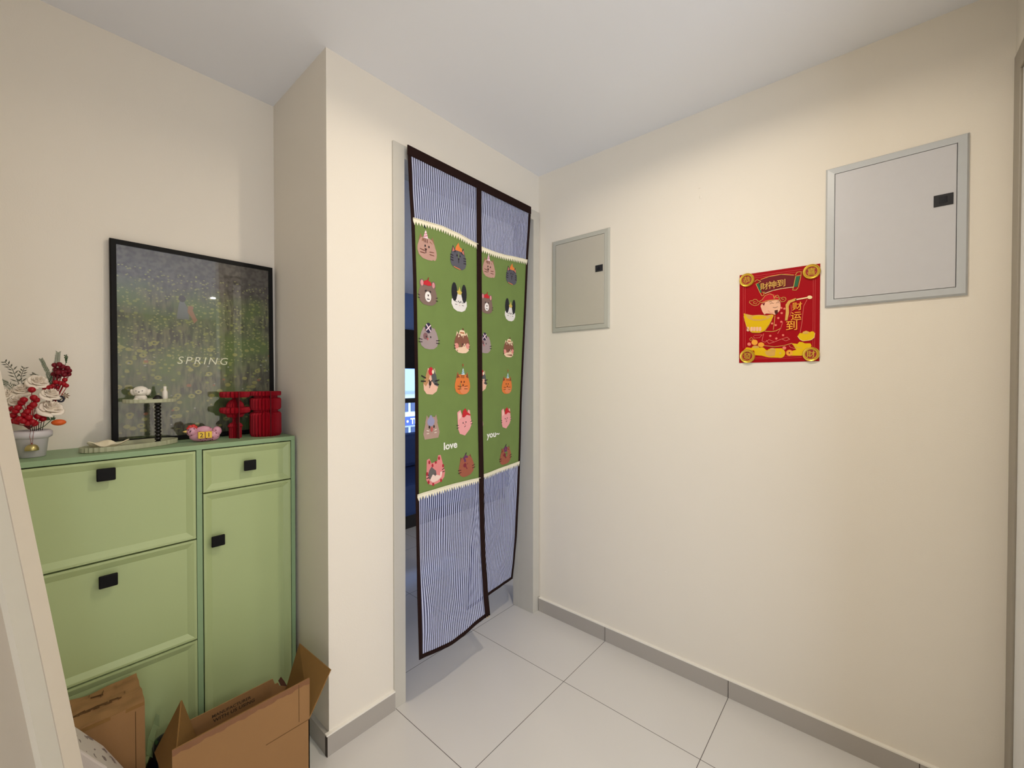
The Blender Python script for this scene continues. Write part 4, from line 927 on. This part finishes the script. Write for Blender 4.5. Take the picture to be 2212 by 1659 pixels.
# open box
b2 = thing('open_box', 'open cardboard box with raised flaps in front of the green cabinet', 'box', (.4125, 1.50, 0))
def q2(x, y, z): return (x-.4125, y-1.50, z)
def board_(name, pts, nrm, m=CB, parent=b2):
    bm = nb(); prism(bm, [q2(*p) for p in pts], nrm); return obj(name, bm, m, parent)
X0, X1, Y0, Y1, ZC = .2345, .5910, 1.40, 1.60, .2735
t_ = .0035
board_('front_wall', [(X0, Y0, 0), (X1, Y0, 0), (X1, Y0, ZC), (X0, Y0, ZC)], (0, -t_, 0))
board_('back_wall', [(X0, Y1, 0), (X1, Y1, 0), (X1, Y1, ZC), (X0, Y1, ZC)], (0, t_, 0), CB2)
board_('side_wall', [(X0, Y0, 0), (X0, Y1, 0), (X0, Y1, ZC), (X0, Y0, ZC)], (-t_, 0, 0))
board_('side_wall', [(X1, Y0, 0), (X1, Y1, 0), (X1, Y1, ZC), (X1, Y0, ZC)], (t_, 0, 0))
board_('base', [(X0, Y0, t_), (X1, Y0, t_), (X1, Y1, t_), (X0, Y1, t_)], (0, 0, t_-.0005), CB2)
ff = board_('front_flap', [(X0, Y0, ZC), (X1, Y0, ZC), (X1+.0005, Y0-.001, .3415), (X1+.0007, Y0, .4095), (X0-.0005, Y0, .4100)], (0, -t_, 0))
bm = nb()
n = 40
up_ = []; lo_ = []
for i in range(n+1):
    x = X0+(X1-X0)*i/n; up_.append(q2(x, Y0-.0004, .4098)); lo_.append(q2(x, Y0-.0004, .4098-.017+.002*math.sin(i*.9)-.0015*math.sin(i*2.1)))
prism(bm, lo_ + up_[::-1], (0, -.0004, 0)); obj('tape_strip', bm, TAPE, ff)
bm = nb(); box(bm, .46-.4125, X1-.4125-.001, Y0-1.5-.0007, Y0-1.5, ZC-.0010, ZC+.0004); box(bm, X1-.4125-.034, X1-.4125-.0325, Y0-1.5-.0006, Y0-1.5, ZC+.01, .405); obj('fold_line', bm, mat('cardboard_crease', (92, 64, 28), .9), b2)
bf = board_('back_flap', [(X0+.05, Y1+t_, ZC-.01), (.6000, Y1+t_, ZC-.01), (.5990, Y1+t_, .2780), (.5720, Y1+t_, .2960), (.5665, Y1+t_, .3100), (.5560, Y1+t_, .3110), (.5490, Y1+t_, .3340), (.3137, Y1+t_, .3335)], (0, t_, 0), CB)
bm = nb()
for s, x, z, sz in (('WITH US USING', .432, .2885, .0155), ('MANUFACTURER', .424, .3050, .0135)):
    text_bm(bm, s, sz, lambda a, b: q2(x+a*1.02, Y1-.0003, z+b), 0, weight=.0003, space=1.05)
obj('printed_words', bm, INK, bf, recalc=False)
rf = board_('side_flap', [(X1, Y0+.004, ZC), (X1+.0005, Y1, ZC), (.6405, 1.602, .4168), (.6640, Y0+.004, .3970)], (-.003, 0, .0018), CB2)
bm = nb(); prism(bm, [q2(X0, Y0+.004, ZC), q2(X0-.005, Y1-.002, .292), q2(.2920, 1.596, .4120)], (.0035, 0, 0)); prism(bm, [q2(X0, Y0+.004, ZC), q2(.2920, 1.596, .4120), q2(.3280, 1.596, .2740)], (0, .0035, .001)); obj('side_flap', bm, CB2, b2)
bm = nb(); prism(bm, [q2(.5925, Y1+.012, .25), q2(.6055, Y1+.012, .262), q2(.590, Y1+.012, .300), q2(.5800, Y1+.012, .320), q2(.571, Y1+.012, .310)], (0, t_, 0)); obj('torn_edge', bm, mat('cardboard_dark', (84, 50, 34), .9), b2)
# patterned paper bag standing in front of the closed box
bag = thing('paper_bag', 'grey white marbled paper bag between the leaning board and the closed box', 'bag', (.06, 1.49, 0))
def marble():
    m = mat('marbled_paper', (196, 186, 178), .6); nt = m.node_tree; b = nt.nodes['Principled BSDF']; tc = nt.nodes.new('ShaderNodeTexCoord'); n = nt.nodes.new('ShaderNodeTexNoise'); n.inputs['Scale'].default_value = 34; nt.links.new(tc.outputs['Object'], n.inputs['Vector'])
    mx = nt.nodes.new('ShaderNodeMix'); mx.data_type = 'RGBA'; src = b.inputs['Base Color'].links[0].from_socket; nt.links.new(src, mx.inputs['A']); mx.inputs['B'].default_value = (*lin((120, 106, 104)), 1); nt.links.new(math_node(nt, 'GREATER_THAN', n.outputs['Fac'], .62), mx.inputs['Factor']); nt.links.new(mx.outputs['Result'], b.inputs['Base Color']); return m
bm = nb(); prism(bm, [(-.15, -.04, 0), (.115, -.04, 0), (.125, -.04, .262), (.0546, -.04, .418-.0), (.0097, -.04, .492), (-.03, -.04, .555), (-.15, -.04, .50)], (0, -.10, 0)); obj('body', bm, marble(), bag, bevel=.004)
# dark plastic bag behind the gap between the boxes
pb = thing('plastic_bag', 'dark crumpled plastic bag with green and white marks between the two cardboard boxes', 'bag', (.270, 1.700, 0))
bm = nb(); ellip(bm, (0, 0, .13), (.052, .055, .135), seg=24, ring=16)
for v in bm.verts:
    p = v.co; k = .006*math.sin(90*p.x+40*p.z)+.005*math.sin(70*p.y-95*p.z+1); v.co += Vector((p.x, p.y, 0)).normalized()*k if (p.x or p.y) else Vector((0, 0, 0))
def bagm():
    m = mat('dark_plastic', (16, 18, 26), .3); nt = m.node_tree; b = nt.nodes['Principled BSDF']; tc = nt.nodes.new('ShaderNodeTexCoord'); v = nt.nodes.new('ShaderNodeTexNoise'); v.inputs['Scale'].default_value = 45; nt.links.new(tc.outputs['Object'], v.inputs['Vector'])
    rp = nt.nodes.new('ShaderNodeValToRGB'); e = rp.color_ramp.elements; e[0].position = .5; e[0].color = (.006, .007, .012, 1); e[1].position = .75; e[1].color = (.45, .42, .4, 1); e2 = rp.color_ramp.elements.new(.58); e2.color = (.03, .09, .03, 1); rp.color_ramp.interpolation = 'CONSTANT'
    nt.links.new(v.outputs['Fac'], rp.inputs[0]); nt.links.new(rp.outputs[0], b.inputs['Base Color']); return m
obj('body', bm, bagm(), pb)
bm = nb(); pts = [(-.050, -.01, .235), (-.042, .02, .262), (-.026, .040, .290), (-.018, .050, .315)]
for (a, b) in zip(pts, pts[1:]):
    bm.faces.new([bm.verts.new(v) for v in (a, b, (b[0]+.008, b[1]-.004, b[2]-.012), (a[0]+.014, a[1]-.006, a[2]-.016))])
o = obj('bag_mouth', bm, mat('pale_plastic', (118, 134, 90), .3), pb); o.modifiers.new('s', 'SOLIDIFY').thickness = .001
# ------------------------------------------------------------------ beyond the doorway
SOFB = mat('navy_sofa', (40, 66, 124), .8)
sofa = thing('sofa', 'dark blue sofa seen through the gap left of the curtain', 'sofa', (2.75, 3.65, 0))
bm = nb(); box(bm, -.95, .95, -.42, .42, .12, .42); obj('seat', bm, SOFB, sofa, bevel=.04)
bm = nb(); box(bm, -.95, .95, .22, .45, .42, .78); obj('backrest', bm, SOFB, sofa, bevel=.05)
for x in (-.95, .77): bm = nb(); box(bm, x, x+.18, -.43, .30, .42, .60); obj('armrest', bm, SOFB, sofa, bevel=.04)
bm = nb(); box(bm, -.90, .90, -.38, .38, .0, .12); obj('base', bm, mat('sofa_base', (14, 14, 22), .7), sofa)
# window wall
DKF = mat('dark_window_frame', (10, 12, 20), .5)
bm = nb()
for x0, x1, z0, z1 in ((1.3, 4.5, .12, .17), (1.3, 4.5, 1.80, 1.85), (1.3, 4.5, 1.06, 1.125), (1.3, 1.35, .12, 1.85), (4.45, 4.5, .12, 1.85), (2.85, 2.92, .12, 1.85)): box(bm, x0, x1, 5.0, 5.06, z0, z1)
win = struct('window_1', bm, DKF)
gm = bpy.data.materials.new('window_glass'); gm.use_nodes = True; nt = gm.node_tree; nt.nodes.remove(nt.nodes['Principled BSDF']); t = nt.nodes.new('ShaderNodeBsdfTransparent'); t.inputs[0].default_value = (.93, .96, 1, 1); g = nt.nodes.new('ShaderNodeBsdfGlossy'); g.inputs['Roughness'].default_value = .01; mx = nt.nodes.new('ShaderNodeMixShader'); mx.inputs[0].default_value = .05
nt.links.new(t.outputs[0], mx.inputs[1]); nt.links.new(g.outputs[0], mx.inputs[2]); nt.links.new(mx.outputs[0], nt.nodes['Material Output'].inputs[0])
bm = nb(); box(bm, 1.35, 2.85, 5.028, 5.032, .17, 1.8); box(bm, 2.92, 4.45, 5.028, 5.032, .17, 1.8); obj('window_pane', bm, gm, win)
bl = obj('roller_blind', bx(-1.55, 1.55, -.02, .0, -.55, 0), mat('black_blind', (12, 12, 16), .8), loc=(2.9, 4.98, 2.10)); tag(bl, 'black roller blind half lowered at the top of the far window', 'blind')
# house across the street
hs = thing('shop_house', 'pale terraced house with shop sign seen through the far window', 'building', (17.5, 24.5, -5.0))
HW = mat('house_white', (196, 214, 226), .7); HWN = mat('house_window', (40, 66, 110), .3); HSG = mat('sign_blue', (44, 76, 150), .5)
bm = nb(); box(bm, -9, 9, .3, 6, 0, 5.6); obj('wall', bm, HW, hs)
bm = nb(); prism(bm, [(-9.5, -.2, 5.6), (9.5, -.2, 5.6), (9.5, 3, 7.2), (-9.5, 3, 7.2)], (0, 0, .15)); obj('roof', bm, mat('house_roof', (120, 140, 170), .7), hs)
for i in range(12):
    x = -8.6+1.45*i
    for z0, z1 in ((1.15, 2.05), (2.3, 3.0), (4.1, 5.0)):
        f = obj('window', bx(x, x+1.2, .22, .30, z0, z1), HWN, hs)
        obj('window_bar', bx(x+.56, x+.66, .16, .22, z0, z1), mat('window_bar_white', (225, 235, 240), .6), f)
obj('door', bx(-.35, .15, .2, .3, .3, 1.1), mat('shop_door_red', (190, 70, 110), .5), hs)
sg = obj('sign', bx(-6, 6, .05, .3, 3.15, 3.75), HSG, hs)
bm = nb(); text_bm(bm, '\u2022 TR', .55, lambda x, y: (x+.05, .03, 3.25+y), 0, weight=.02); obj('sign_letters', bm, mat('sign_white', (240, 245, 250), .5), sg, recalc=False)
bm = nb(); box(bm, -14, 40, 5.4, 60, -5.1, -5.0); o = struct('ground', bm, mat('road_grey', (110, 116, 124), .9))
car = thing('parked_car', 'dark blue car parked across the street beyond the window', 'car', (14.8, 21.5, -5.0))
bm = nb(); pts = [(-2.1, .25), (2.1, .25), (2.15, .75), (1.3, .95), (.7, 1.40), (-1.2, 1.42), (-1.9, .95), (-2.15, .85)]; prism(bm, [(x, -.85, z) for x, z in pts], (0, -1.7, 0)); obj('body', bm, mat('car_paint', (24, 34, 66), .2), car, bevel=.08)
for x in (-1.3, 1.3):
    for y in (-.86, .70):
        bm = nb(); tube(bm, [(x, y, .33), (x, y+.18, .33)], .33, 20); obj('wheel', bm, mat('tyre', (14, 14, 14), .8), car)
